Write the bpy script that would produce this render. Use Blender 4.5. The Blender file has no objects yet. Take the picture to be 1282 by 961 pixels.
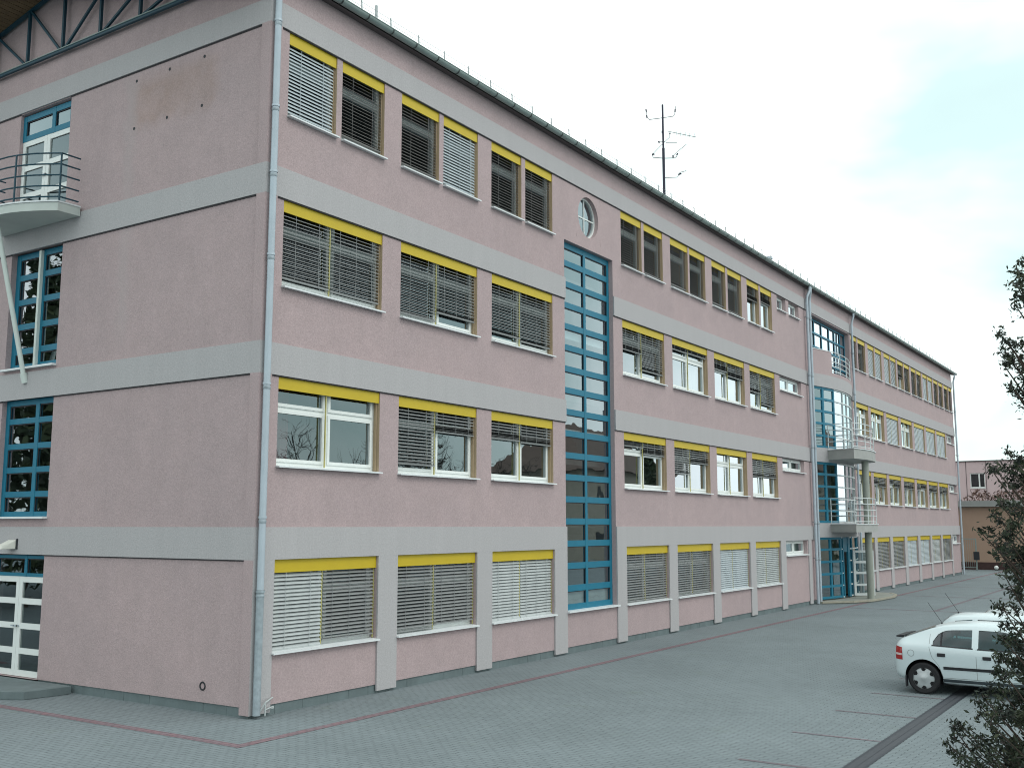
import bpy, bmesh, math, random
import numpy as np
from mathutils import Vector, Matrix
from mathutils.bvhtree import BVHTree

R = math.radians
random.seed(7)
rng = np.random.default_rng(7)
SC = bpy.context.scene
COL = SC.collection

# ------------------------------------------------------------------ camera
cam_d = bpy.data.cameras.new('camera')
cam_d.sensor_fit = 'HORIZONTAL'; cam_d.sensor_width = 36.0
cam_d.lens = 36.0 * 1301.0 / 1282.0
cam_d.clip_start = 0.1; cam_d.clip_end = 3000
cam = bpy.data.objects.new('camera', cam_d); COL.objects.link(cam)
CAM = Vector((-12.741, -13.768, 3.259))
cam.location = CAM
cam.rotation_euler = (R(90 + 7.741), 0, R(-56.573))
SC.camera = cam

# ------------------------------------------------------------------ world
W = bpy.data.worlds.new('World'); SC.world = W; W.use_nodes = True
nt = W.node_tree; N = nt.nodes; Lk = nt.links
for n in list(N): N.remove(n)
SUN_EL, SUN_AZ = R(48), R(178)        # azimuth measured from +y towards +x
wo = N.new('ShaderNodeOutputWorld')
sky = N.new('ShaderNodeTexSky'); sky.sky_type = 'NISHITA'; sky.sun_disc = False
sky.sun_elevation = SUN_EL; sky.sun_rotation = SUN_AZ; sky.air_density = 1.0; sky.dust_density = 2.0
bg1 = N.new('ShaderNodeBackground'); bg1.inputs[1].default_value = 0.11
Lk.new(sky.outputs[0], bg1.inputs[0])
tc = N.new('ShaderNodeTexCoord')
mp = N.new('ShaderNodeMapping'); mp.inputs['Scale'].default_value = (1.0, 1.0, 1.9)
mp.inputs['Location'].default_value = (2.14, 4.9, 3.33)
Lk.new(tc.outputs['Generated'], mp.inputs[0])
nz = N.new('ShaderNodeTexNoise'); nz.inputs['Scale'].default_value = 2.3; nz.inputs['Detail'].default_value = 5
nz.inputs['Roughness'].default_value = 0.5; nz.inputs['Distortion'].default_value = 0.15
Lk.new(mp.outputs[0], nz.inputs['Vector'])
cr = N.new('ShaderNodeValToRGB')
cr.color_ramp.elements[0].position = 0.36; cr.color_ramp.elements[0].color = (0.63, 0.82, 0.79, 1)
cr.color_ramp.elements[1].position = 0.62; cr.color_ramp.elements[1].color = (1.24, 1.26, 1.26, 1)
Lk.new(nz.outputs['Fac'], cr.inputs[0])
bg2 = N.new('ShaderNodeBackground'); bg2.inputs[1].default_value = 1.0
Lk.new(cr.outputs[0], bg2.inputs[0])
cf = N.new('ShaderNodeValToRGB')
cf.color_ramp.elements[0].position = 0.30; cf.color_ramp.elements[0].color = (0.80, 0.80, 0.80, 1)
cf.color_ramp.elements[1].position = 0.55; cf.color_ramp.elements[1].color = (0.97, 0.97, 0.97, 1)
Lk.new(nz.outputs['Fac'], cf.inputs[0])
mxw = N.new('ShaderNodeMixShader')
Lk.new(cf.outputs[0], mxw.inputs[0]); Lk.new(bg1.outputs[0], mxw.inputs[1]); Lk.new(bg2.outputs[0], mxw.inputs[2])
Lk.new(mxw.outputs[0], wo.inputs[0])

# ------------------------------------------------------------------ sun (overcast: broad and weak)
sd = bpy.data.lights.new('sun', 'SUN'); sd.energy = 0.55; sd.angle = R(25); sd.color = (1.0, 0.97, 0.92)
sun = bpy.data.objects.new('sun', sd); COL.objects.link(sun)
sdir = Vector((math.sin(SUN_AZ) * math.cos(SUN_EL), math.cos(SUN_AZ) * math.cos(SUN_EL), math.sin(SUN_EL)))
sun.rotation_euler = sdir.to_track_quat('Z', 'Y').to_euler()
sun.location = (0, -30, 40)

SC.view_settings.view_transform = 'Standard'; SC.view_settings.look = 'None'
SC.view_settings.exposure = 0.47; SC.view_settings.gamma = 1.0
SC.view_settings.use_curve_mapping = False
SC.render.engine = 'CYCLES'
SC.cycles.filter_width = 1.05; SC.cycles.max_bounces = 8; SC.cycles.transparent_max_bounces = 16
SC.cycles.caustics_reflective = False; SC.cycles.caustics_refractive = False

# ------------------------------------------------------------------ materials
class MT:
    def __init__(s, name):
        s.m = bpy.data.materials.new(name); s.m.use_nodes = True
        s.t = s.m.node_tree; s.n = s.t.nodes; s.l = s.t.links
        s.b = s.n['Principled BSDF']
    def new(s, t, **kw):
        n = s.n.new(t)
        for k, v in kw.items():
            if k in n.inputs: n.inputs[k].default_value = v
            else: setattr(n, k, v)
        return n
    def link(s, a, b): s.l.new(a, b)

def rgba(c): return (c[0], c[1], c[2], 1.0)

def mat(name, col, rough=0.6, metal=0.0, var=0.10, scale=3.0, bump=0.0, bscale=60.0, spec=0.4, streak=0.0):
    t = MT(name); b = t.b
    b.inputs['Roughness'].default_value = rough; b.inputs['Metallic'].default_value = metal
    b.inputs['Specular IOR Level'].default_value = spec
    co = t.new('ShaderNodeTexCoord')
    no = t.new('ShaderNodeTexNoise', Scale=scale, Detail=6.0, Roughness=0.6)
    t.link(co.outputs['Object'], no.inputs['Vector'])
    cr = t.new('ShaderNodeValToRGB')
    cr.color_ramp.elements[0].position = 0.25; cr.color_ramp.elements[1].position = 0.75
    cr.color_ramp.elements[0].color = rgba([c * (1 - var) for c in col])
    cr.color_ramp.elements[1].color = rgba([min(1, c * (1 + var)) for c in col])
    t.link(no.outputs['Fac'], cr.inputs[0])
    out = cr.outputs[0]
    if streak:
        mp = t.new('ShaderNodeMapping'); mp.inputs['Scale'].default_value = (2.2, 2.2, 0.12)
        t.link(co.outputs['Object'], mp.inputs[0])
        n2 = t.new('ShaderNodeTexNoise', Scale=1.6, Detail=5.0, Roughness=0.65)
        t.link(mp.outputs[0], n2.inputs['Vector'])
        c2 = t.new('ShaderNodeValToRGB')
        c2.color_ramp.elements[0].position = 0.3; c2.color_ramp.elements[1].position = 0.7
        c2.color_ramp.elements[0].color = (1 - streak,) * 3 + (1,); c2.color_ramp.elements[1].color = (1 + streak * .5,) * 3 + (1,)
        t.link(n2.outputs['Fac'], c2.inputs[0])
        mx = t.new('ShaderNodeMix', data_type='RGBA', blend_type='MULTIPLY'); mx.inputs[0].default_value = 1
        t.link(out, mx.inputs[6]); t.link(c2.outputs[0], mx.inputs[7]); out = mx.outputs[2]
    t.link(out, b.inputs['Base Color'])
    if bump:
        nb = t.new('ShaderNodeTexNoise', Scale=bscale, Detail=3.0)
        t.link(co.outputs['Object'], nb.inputs['Vector'])
        bp = t.new('ShaderNodeBump'); bp.inputs['Strength'].default_value = bump; bp.inputs['Distance'].default_value = 0.01
        t.link(nb.outputs['Fac'], bp.inputs['Height']); t.link(bp.outputs[0], b.inputs['Normal'])
    return t.m

PINK = (0.424, 0.336, 0.342)
GREY = (0.418, 0.404, 0.410)

def render_wall(name, ghost=False):
    """pink rough render; the short wall carries the weathered patch where a sign hung"""
    t = MT(name); b = t.b
    b.inputs['Roughness'].default_value = 0.9; b.inputs['Specular IOR Level'].default_value = 0.2
    co = t.new('ShaderNodeTexCoord')
    def noise(sc, det, mapscale=None):
        n = t.new('ShaderNodeTexNoise', Scale=sc, Detail=det, Roughness=0.62)
        if mapscale:
            mp = t.new('ShaderNodeMapping'); mp.inputs['Scale'].default_value = mapscale
            t.link(co.outputs['Object'], mp.inputs[0]); t.link(mp.outputs[0], n.inputs['Vector'])
        else: t.link(co.outputs['Object'], n.inputs['Vector'])
        return n.outputs['Fac']
    def ramp(f, p0, c0, p1, c1):
        r = t.new('ShaderNodeValToRGB'); e = r.color_ramp.elements
        e[0].position = p0; e[0].color = rgba(c0); e[1].position = p1; e[1].color = rgba(c1)
        t.link(f, r.inputs[0]); return r.outputs[0]
    def mul(a, c, f=1.0):
        m = t.new('ShaderNodeMix', data_type='RGBA', blend_type='MULTIPLY'); m.inputs[0].default_value = f
        t.link(a, m.inputs[6]); t.link(c, m.inputs[7]); return m.outputs[2]
    base = ramp(noise(0.45, 6), 0.3, [c * k for c, k in zip(PINK, (.95, .95, .95))], 0.7, [c * k for c, k in zip(PINK, (1.05, 1.03, 1.02))])
    base = mul(base, ramp(noise(34, 5), 0.3, (.86, .86, .86), 0.7, (1.12, 1.12, 1.12)))
    base = mul(base, ramp(noise(2.3, 6), 0.25, (.95, .955, .95), 0.75, (1.045, 1.04, 1.045)))
    base = mul(base, ramp(noise(1.5, 5, (1.4, 1.4, .1)), 0.25, (.965, .967, .965), 0.75, (1.02, 1.02, 1.02)))
    if ghost:
        sp = t.new('ShaderNodeSeparateXYZ')
        dn = t.new('ShaderNodeTexNoise', Scale=2.2, Detail=5.0)
        t.link(co.outputs['Object'], dn.inputs['Vector'])
        va = t.new('ShaderNodeMix', data_type='VECTOR'); va.inputs[0].default_value = 0.12
        t.link(co.outputs['Object'], va.inputs[4]); t.link(dn.outputs['Color'], va.inputs[5])
        t.link(co.outputs['Object'], sp.inputs[0])
        def math_(op, a, bb, clamp=False):
            m = t.new('ShaderNodeMath', operation=op); m.use_clamp = clamp
            for i, v in enumerate((a, bb)):
                if isinstance(v, (int, float)): m.inputs[i].default_value = v
                else: t.link(v, m.inputs[i])
            return m.outputs[0]
        wob = math_('MULTIPLY', math_('SUBTRACT', dn.outputs['Fac'], 0.5), 0.5)
        y = math_('ADD', sp.outputs['Y'], wob); z = math_('ADD', sp.outputs['Z'], wob)
        def window(v, a, bb, s):
            lo = math_('DIVIDE', math_('SUBTRACT', v, a), s, True); hi = math_('DIVIDE', math_('SUBTRACT', bb, v), s, True)
            return math_('MULTIPLY', lo, hi)
        ms = math_('MULTIPLY', window(y, 1.35, 4.15, .3), window(z, 11.15, 12.45, .3))
        ms = math_('MULTIPLY', ms, math_('MULTIPLY', dn.outputs['Fac'], 1.15))
        br = t.new('ShaderNodeMix', data_type='RGBA', blend_type='MULTIPLY')
        t.link(ms, br.inputs[0]); t.link(base, br.inputs[6]); br.inputs[7].default_value = (0.87, 0.81, 0.72, 1)
        base = br.outputs[2]
        st = math_('MULTIPLY', math_('MULTIPLY', window(y, 3.8, 4.35, .2), window(z, 6.7, 13.0, .8)), 0.45)
        b2 = t.new('ShaderNodeMix', data_type='RGBA', blend_type='MIX')
        t.link(st, b2.inputs[0]); t.link(base, b2.inputs[6]); b2.inputs[7].default_value = (0.41, 0.35, 0.35, 1)
        base = b2.outputs[2]
    t.link(base, b.inputs['Base Color'])
    bp = t.new('ShaderNodeBump'); bp.inputs['Strength'].default_value = 0.5; bp.inputs['Distance'].default_value = 0.012
    t.link(noise(55, 3), bp.inputs['Height']); t.link(bp.outputs[0], b.inputs['Normal'])
    return t.m

def pavers(name, c1, c2, mortar, bw=0.2, bh=0.1, ms=0.008, dirt=0.16):
    t = MT(name); b = t.b; b.inputs['Roughness'].default_value = 0.85; b.inputs['Specular IOR Level'].default_value = 0.25
    co = t.new('ShaderNodeTexCoord')
    mp = t.new('ShaderNodeMapping'); mp.inputs['Rotation'].default_value = (0, 0, R(90))
    t.link(co.outputs['Object'], mp.inputs[0])
    br = t.new('ShaderNodeTexBrick')
    br.inputs['Color1'].default_value = rgba(c1); br.inputs['Color2'].default_value = rgba(c2); br.inputs['Mortar'].default_value = rgba(mortar)
    br.inputs['Scale'].default_value = 1.0; br.inputs['Mortar Size'].default_value = ms; br.inputs['Mortar Smooth'].default_value = 0.4
    br.inputs['Brick Width'].default_value = bw; br.inputs['Row Height'].default_value = bh; br.inputs['Bias'].default_value = 0.0
    t.link(mp.outputs[0], br.inputs['Vector'])
    out = br.outputs['Color']
    jn = t.new('ShaderNodeTexNoise', Scale=7.0, Detail=3.0); t.link(co.outputs['Object'], jn.inputs['Vector'])
    jr = t.new('ShaderNodeValToRGB'); e = jr.color_ramp.elements
    e[0].position = .42; e[0].color = (.15, .15, .15, 1); e[1].position = .62; e[1].color = (1, 1, 1, 1); t.link(jn.outputs['Fac'], jr.inputs[0])
    jm = t.new('ShaderNodeMath', operation='MULTIPLY'); t.link(br.outputs['Fac'], jm.inputs[0]); t.link(jr.outputs[0], jm.inputs[1])
    jx = t.new('ShaderNodeMix', data_type='RGBA', blend_type='MULTIPLY'); t.link(jm.outputs[0], jx.inputs[0]); t.link(out, jx.inputs[6]); jx.inputs[7].default_value = (.45, .45, .46, 1)
    out = jx.outputs[2]
    for sc, lo, hi, det in ((0.35, 1 - dirt * .7, 1 + dirt * .5, 6), (3.5, 1 - dirt * .35, 1 + dirt * .3, 6), (45, .90, 1.09, 3)):
        n = t.new('ShaderNodeTexNoise', Scale=sc, Detail=float(det), Roughness=0.6); t.link(co.outputs['Object'], n.inputs['Vector'])
        r = t.new('ShaderNodeValToRGB'); e = r.color_ramp.elements
        e[0].position = .3; e[0].color = (lo, lo, lo, 1); e[1].position = .7; e[1].color = (hi, hi * 1.0, hi, 1)
        t.link(n.outputs['Fac'], r.inputs[0])
        m = t.new('ShaderNodeMix', data_type='RGBA', blend_type='MULTIPLY'); m.inputs[0].default_value = 1
        t.link(out, m.inputs[6]); t.link(r.outputs[0], m.inputs[7]); out = m.outputs[2]
    # moss tint in patches
    n = t.new('ShaderNodeTexNoise', Scale=0.9, Detail=7.0, Roughness=.7); t.link(co.outputs['Object'], n.inputs['Vector'])
    r = t.new('ShaderNodeValToRGB'); e = r.color_ramp.elements
    e[0].position = .60; e[0].color = (0, 0, 0, 1); e[1].position = .75; e[1].color = (.5, .5, .5, 1); t.link(n.outputs['Fac'], r.inputs[0])
    m = t.new('ShaderNodeMix', data_type='RGBA', blend_type='MULTIPLY'); t.link(r.outputs[0], m.inputs[0]); t.link(out, m.inputs[6])
    m.inputs[7].default_value = (0.86, 0.90, 0.70, 1); out = m.outputs[2]
    t.link(out, b.inputs['Base Color'])
    bp = t.new('ShaderNodeBump'); bp.inputs['Strength'].default_value = 0.3; bp.inputs['Distance'].default_value = 0.004
    iv = t.new('ShaderNodeMath', operation='SUBTRACT'); iv.inputs[0].default_value = 1; t.link(br.outputs['Fac'], iv.inputs[1])
    t.link(iv.outputs[0], bp.inputs['Height']); t.link(bp.outputs[0], b.inputs['Normal'])
    return t.m

def glass(name, tint=(.62, .68, .66), gain=3.0, rough=0.01):
    t = MT(name); t.n.remove(t.b); o = t.n['Material Output']
    tr = t.new('ShaderNodeBsdfTransparent'); tr.inputs[0].default_value = rgba(tint)
    gl = t.new('ShaderNodeBsdfGlossy'); gl.inputs['Color'].default_value = (.84, .95, 1.0, 1); gl.inputs['Roughness'].default_value = rough
    co = t.new('ShaderNodeTexCoord')
    nb = t.new('ShaderNodeTexNoise', Scale=1.7, Detail=1.0); t.link(co.outputs['Object'], nb.inputs['Vector'])
    bp = t.new('ShaderNodeBump'); bp.inputs['Strength'].default_value = 0.05; bp.inputs['Distance'].default_value = 0.05
    t.link(nb.outputs['Fac'], bp.inputs['Height']); t.link(bp.outputs[0], gl.inputs['Normal'])
    fr = t.new('ShaderNodeFresnel'); ge = t.new('ShaderNodeNewGeometry')
    io = t.new('ShaderNodeMath', operation='MULTIPLY_ADD'); io.inputs[1].default_value = 1 / 1.5 - 1.5; io.inputs[2].default_value = 1.5
    t.link(ge.outputs['Backfacing'], io.inputs[0]); t.link(io.outputs[0], fr.inputs['IOR'])
    ml = t.new('ShaderNodeMath', operation='MULTIPLY'); ml.use_clamp = True; ml.inputs[1].default_value = gain
    t.link(fr.outputs[0], ml.inputs[0])
    mx = t.new('ShaderNodeMixShader'); t.link(ml.outputs[0], mx.inputs[0]); t.link(tr.outputs[0], mx.inputs[1]); t.link(gl.outputs[0], mx.inputs[2])
    t.link(mx.outputs[0], o.inputs[0])
    return t.m

def leaf_mat(name, a, b_, c, rough=0.6):
    t = MT(name); b = t.b; b.inputs['Roughness'].default_value = rough; b.inputs['Specular IOR Level'].default_value = 0.3
    at = t.new('ShaderNodeAttribute', attribute_name='tone')
    r = t.new('ShaderNodeValToRGB'); r.color_ramp.elements[0].color = rgba(a); r.color_ramp.elements[1].color = rgba(c)
    e = r.color_ramp.elements.new(0.5); e.color = rgba(b_)
    t.link(at.outputs['Fac'], r.inputs[0]); t.link(r.outputs[0], b.inputs['Base Color'])
    return t.m

M = dict(
    pink=render_wall('pink_render'), pink2=render_wall('pink_render_short_wall', True),
    grey=mat('grey_render', GREY, .9, var=.13, scale=30, bump=.45, bscale=55, spec=.2, streak=.035),
    ochre=mat('ochre_reveal', (.41, .31, .20), .8, var=.06),
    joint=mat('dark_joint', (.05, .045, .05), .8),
    plinth=mat('plinth_stone', (.135, .172, .178), .8, var=.16, scale=2.4, bump=.2, bscale=30, streak=.1),
    yellow=mat('yellow_blind_box', (.53, .39, .016), .5, var=.04),
    white=mat('white_frame', (.74, .77, .75), .4, var=.03),
    sill=mat('white_sill', (.70, .73, .74), .4, var=.06, scale=5),
    slat=mat('blind_slat', (.25, .26, .26), .5, var=.06, scale=2),
    slat_pale=mat('blind_slat_pale', (.42, .475, .50), .45, var=.05, scale=2), slat_shaded=mat('blind_slat_shaded', (.15, .145, .14), .5, var=.06, scale=2), slat_lit=mat('blind_slat_lit', (.43, .46, .46), .45, var=.05, scale=2), rail_y=mat('guide_rail', (.46, .42, .16), .5, var=.05),  # slat copies differ in tone to carry light and shade on the blinds
    blue=mat('blue_frame', (.005, .150, .235), .5, var=.08),
    navy=mat('dark_blue_steel', (.008, .05, .075), .5, var=.1),
    glass=glass('window_glass', (.60, .68, .70), 3.9), glass_dark=glass('dark_glass', (.45, .52, .50), 2.6),
    room=mat('room_plaster', (.30, .29, .27), .9), roomfloor=mat('room_floor', (.12, .10, .08), .8),
    curtain=mat('curtain_red', (.22, .03, .035), .9), curtain_w=mat('curtain_white', (.62, .62, .58), .9),
    zinc=mat('zinc_pipe', (.43, .49, .54), .45, metal=.25, var=.07, scale=4, streak=.06),
    zinc_old=mat('zinc_pipe_worn', (.30, .35, .38), .5, metal=.2, var=.22, scale=9, streak=.2),
    gutter=mat('gutter_green_grey', (.25, .31, .295), .45, metal=.3, var=.15, scale=3),
    gutter_dark=mat('gutter_bracket', (.05, .06, .06), .6),
    roof=mat('roof_sheet', (.12, .15, .145), .6, var=.12), soffit_dark=mat('eave_soffit', (.10, .085, .085), .8),
    wood=mat('soffit_boards', (.13, .085, .045), .7, var=.25, scale=6),
    brk=mat('bracket_grey', (.42, .45, .45), .5), rail=mat('railing_pale', (.62, .66, .66), .4, var=.04), concrete=mat('concrete', (.36, .365, .35), .85, var=.10, scale=3, bump=.15),
    balc=mat('balcony_paint', (.50, .54, .51), .7, var=.06), column=mat('column_paint', (.30, .32, .28), .8, var=.08, streak=.06),
    strut=mat('strut_paint', (.62, .68, .64), .5, var=.05),
    steel=mat('antenna_steel', (.03, .03, .05), .5, metal=.3), thin=mat('antenna_aluminium', (.35, .38, .38), .4, metal=.5),
    ledge=mat('ledge_paving', (.27, .28, .25), .85, var=.15), kerb=mat('ledge_kerb', (.33, .31, .25), .85, var=.15),
    orange=mat('orange_render', (.37, .255, .19), .9, var=.06, scale=.7), dpink=mat('far_pink_render', (.58, .45, .455), .9, var=.05, scale=.5),
    eave=mat('eave_grey', (.27, .28, .27), .7, var=.06), brick=mat('dark_brick_plinth', (.055, .03, .028), .85, var=.2),
    dark=mat('dark_box', (.02, .025, .03), .6), lampw=mat('lamp_housing', (.62, .62, .56), .5),
    ground=pavers('concrete_pavers', (.180, .214, .226), (.196, .231, .243), (.150, .18, .19)),
    redpave=pavers('red_pavers', (.225, .145, .160), (.20, .152, .17), (.125, .105, .115)),
    redpave2=pavers('red_pavers_faded', (.185, .155, .17), (.17, .16, .18), (.11, .105, .115)),
    drain=mat('drain_asphalt', (.055, .06, .07), .7, var=.15, scale=8), drain_edge=mat('drain_edge', (.028, .032, .042), .6),
    bark=mat('bark', (.06, .045, .035), .9, var=.3, scale=20), twig=mat('twig_bark', (.07, .06, .055), .9, var=.2),
    leaf=leaf_mat('juniper_leaf', (.014, .020, .016), (.028, .040, .022), (.062, .070, .038)),
    leaf_brown=leaf_mat('russet_leaf', (.10, .055, .05), (.15, .085, .07), (.18, .12, .09)),
    leaf_bg=leaf_mat('conifer_leaf', (.02, .035, .02), (.04, .06, .03), (.07, .09, .04)),
    tile=mat('house_roof_tile', (.13, .09, .075), .8, var=.2), house=mat('house_wall', (.40, .36, .30), .9),
    paint=mat('car_paint_white', (.56, .64, .66), .22, var=.015, spec=.5), paint_s=mat('car_paint_silver', (.42, .46, .47), .25, metal=.4, var=.02),
    trim=mat('car_trim_black', (.015, .016, .02), .55), rubber=mat('tyre_rubber', (.014, .014, .016), .75, var=.2),
    hub=mat('hubcap_silver', (.44, .47, .48), .3, metal=.4), cavity=mat('car_cavity', (.01, .01, .012), .9),
    cabin=mat('car_cabin', (.05, .065, .065), .8), cloth=mat('car_seat_cloth', (.20, .22, .22), .9),
    taillight=mat('taillight_red', (.33, .02, .02), .15, spec=.6), reverse=mat('reverse_light', (.62, .50, .50), .2),
    carglass=glass('car_glass', (.30, .47, .48), 1.9), sillgrey=mat('car_sill_grey', (.06, .075, .085), .5),
    gap=mat('car_gap', (.20, .22, .22), .7),
)

# ------------------------------------------------------------------ mesh helpers
def tag(o, label=None, cat=None, group=None, kind=None):
    if label: o['label'] = label
    if cat: o['category'] = cat
    if group: o['group'] = group
    if kind: o['kind'] = kind
    return o

def empty(name, loc, label, cat, group=None):
    o = bpy.data.objects.new(name, None); COL.objects.link(o); o.location = loc
    o.empty_display_size = .3
    return tag(o, label, cat, group)

class MB:
    def __init__(s): s.v = []; s.f = []; s.mi = []; s.cur = 0
    def mat(s, i): s.cur = i; return s
    def add(s, vs, fs):
        o = len(s.v); s.v.extend([tuple(v) for v in vs])
        for f in fs: s.f.append([o + i for i in f]); s.mi.append(s.cur)
        return s
    def quad(s, a, b, c, d): return s.add([a, b, c, d], [(0, 1, 2, 3)])
    def box(s, x0, x1, y0, y1, z0, z1):
        v = [(x0, y0, z0), (x1, y0, z0), (x1, y1, z0), (x0, y1, z0), (x0, y0, z1), (x1, y0, z1), (x1, y1, z1), (x0, y1, z1)]
        return s.add(v, [(0, 3, 2, 1), (4, 5, 6, 7), (0, 1, 5, 4), (1, 2, 6, 5), (2, 3, 7, 6), (3, 0, 4, 7)])
    def bar(s, a, b, w, h=None):
        """square bar from a to b"""
        h = h or w; a = Vector(a); b = Vector(b); d = (b - a).normalized()
        up = Vector((0, 0, 1)) if abs(d.z) < .95 else Vector((1, 0, 0))
        x = d.cross(up).normalized() * w / 2; y = x.cross(d).normalized() * h / 2
        vs = []
        for p in (a, b): vs += [p - x - y, p + x - y, p + x + y, p - x + y]
        return s.add(vs, [(0, 1, 2, 3), (7, 6, 5, 4), (0, 4, 5, 1), (1, 5, 6, 2), (2, 6, 7, 3), (3, 7, 4, 0)])
    def tube(s, pts, r, n=8, cap=True, rs=None):
        pts = [Vector(p) for p in pts]; vs = []; fs = []
        ref = Vector((0, 0, 1))
        d0 = (pts[1] - pts[0]).normalized()
        if abs(d0.z) > .9: ref = Vector((1, 0, 0))
        for i, p in enumerate(pts):
            d = (pts[min(i + 1, len(pts) - 1)] - pts[max(i - 1, 0)]).normalized()
            x = d.cross(ref)
            if x.length < 1e-4: x = d.cross(Vector((0, 1, 0)))
            x.normalize(); y = x.cross(d).normalized()
            rr = rs[i] if rs else r
            for k in range(n):
                a = 2 * math.pi * k / n; vs.append(p + x * math.cos(a) * rr + y * math.sin(a) * rr)
        for i in range(len(pts) - 1):
            for k in range(n):
                k2 = (k + 1) % n; fs.append((i * n + k, i * n + k2, (i + 1) * n + k2, (i + 1) * n + k))
        if cap: fs.append(tuple(range(n - 1, -1, -1))); fs.append(tuple((len(pts) - 1) * n + k for k in range(n)))
        return s.add(vs, fs)
    def prism(s, poly, z0, z1):
        n = len(poly); vs = [(p[0], p[1], z0) for p in poly] + [(p[0], p[1], z1) for p in poly]
        fs = [tuple(range(n - 1, -1, -1)), tuple(range(n, 2 * n))] + [(i, (i + 1) % n, n + (i + 1) % n, n + i) for i in range(n)]
        return s.add(vs, fs)
    def lathe(s, prof, c, axis='z', n=24, closed=False):
        vs = []; fs = []
        for r, h in prof:
            for k in range(n):
                a = 2 * math.pi * k / n; p, q = r * math.cos(a), r * math.sin(a)
                v = {'z': (p, q, h), 'x': (h, p, q), 'y': (p, h, q)}[axis]
                vs.append((c[0] + v[0], c[1] + v[1], c[2] + v[2]))
        m = len(prof)
        for i in range(m if closed else m - 1):
            j = (i + 1) % m
            for k in range(n):
                k2 = (k + 1) % n; fs.append((i * n + k, i * n + k2, j * n + k2, j * n + k))
        return s.add(vs, fs)
    def build(s, name, mats, parent=None, smooth=False, recalc=True, bevel=0.0):
        me = bpy.data.meshes.new(name)
        me.from_pydata(s.v, [], s.f)
        if not isinstance(mats, (list, tuple)): mats = [mats]
        for m in mats: me.materials.append(M[m] if isinstance(m, str) else m)
        me.polygons.foreach_set('material_index', s.mi)
        if recalc:
            bm = bmesh.new(); bm.from_mesh(me); bmesh.ops.recalc_face_normals(bm, faces=bm.faces); bm.to_mesh(me); bm.free()
        if smooth: me.polygons.foreach_set('use_smooth', [True] * len(me.polygons))
        me.update()
        o = bpy.data.objects.new(name, me); COL.objects.link(o)
        if smooth == 'auto': me.set_sharp_from_angle(angle=R(40))
        if bevel:
            md = o.modifiers.new('bevel', 'BEVEL'); md.width = bevel; md.segments = 2; md.limit_method = 'ANGLE'
        if parent is not None: o.parent = parent
        return o

def arc_pts(a, b, n): return [a + (b - a) * i / n for i in range(n + 1)]

# ------------------------------------------------------------------ ground
g = MB(); S_ = 500
g.quad((-S_, -S_, 0), (S_, -S_, 0), (S_, S_, 0), (-S_, S_, 0))
tag(g.build('ground', 'ground', recalc=False), kind='structure')

rl = MB()
def strip(mb, x0, x1, y0, y1, z=.004):
    mb.quad((x0, y0, z), (x1, y0, z), (x1, y1, z), (x0, y1, z))
strip(rl, -1.66, 71, -1.61, -1.42)
strip(rl, -1.66, -1.47, -1.42, 12)
tag(rl.build('red_paving_line', 'redpave', recalc=False), kind='structure')
rl = MB()
for x in (-0.6, 1.72, 4.05, 6.38, 8.72, 11.05, 13.4, 15.7): strip(rl, x - .045, x + .045, -9.42, -8.05)
for x in (30.1, 38.9, 47.5): strip(rl, x - .1, x + .1, -7.0, -1.62)
strip(rl, 30.2, 66, -4.98, -4.8)
tag(rl.build('parking_bay_line', 'redpave2', recalc=False), kind='structure')

dr = MB()
dr.mat(0); strip(dr, -6, 40, -9.66, -9.46, .005)
dr.mat(1); strip(dr, -6, 40, -9.46, -9.42, .006); strip(dr, -6, 40, -9.70, -9.66, .006); strip(dr, -6, 40, -9.575, -9.565, .008)
tag(dr.build('drain_channel', ['drain', 'drain_edge'], recalc=False), kind='structure')

# ------------------------------------------------------------------ school building
B = empty('school_building', (0, 0, 0), 'long pink four-storey school building with grey bands and yellow blind boxes', 'building')
XE = 63.0; DEPTH = 14.3; YR = 7.15; ZR = 15.2; PIT = .215
SLOT = (2.66, 5.95, 9.26, 12.55)
BTOP = (3.23, 6.53, 9.83, 13.02)
BAY0, BAY1 = 31.65, 38.0

# --- window lists
W0A = [(.50, 3.30), (3.90, 6.70), (7.30, 10.10), (14.05, 16.90), (17.50, 20.35), (20.95, 23.80), (24.35, 27.10)]
W0B = [(38.35, 41.0), (41.50, 44.1), (44.65, 47.25), (47.85, 50.5), (51.05, 53.75), (54.22, 56.82), (57.25, 59.97)]
P3A = [(.52, 1.83), (1.99, 3.29), (3.86, 5.19), (5.35, 6.70), (7.27, 8.61), (8.79, 10.12), (14.03, 15.40), (15.57, 16.91),
       (17.49, 18.88), (19.02, 20.34), (20.93, 22.2), (22.4, 23.76), (24.33, 25.6), (25.78, 27.05)]
P3B = [(38.33, 39.37), (39.57, 40.92), (41.44, 42.66), (42.86, 44.16), (44.70, 45.95), (46.14, 47.36), (47.70, 49.07), (49.25, 50.55),
       (51.00, 52.24), (52.41, 53.65), (54.06, 55.33), (55.48, 56.8), (57.18, 58.46), (58.7, 59.95), (60.35, 61.7), (61.9, 62.85)]
ZW = [(1.05, 2.66), (4.32, 5.95), (7.61, 9.26), (10.88, 12.55)]

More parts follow.
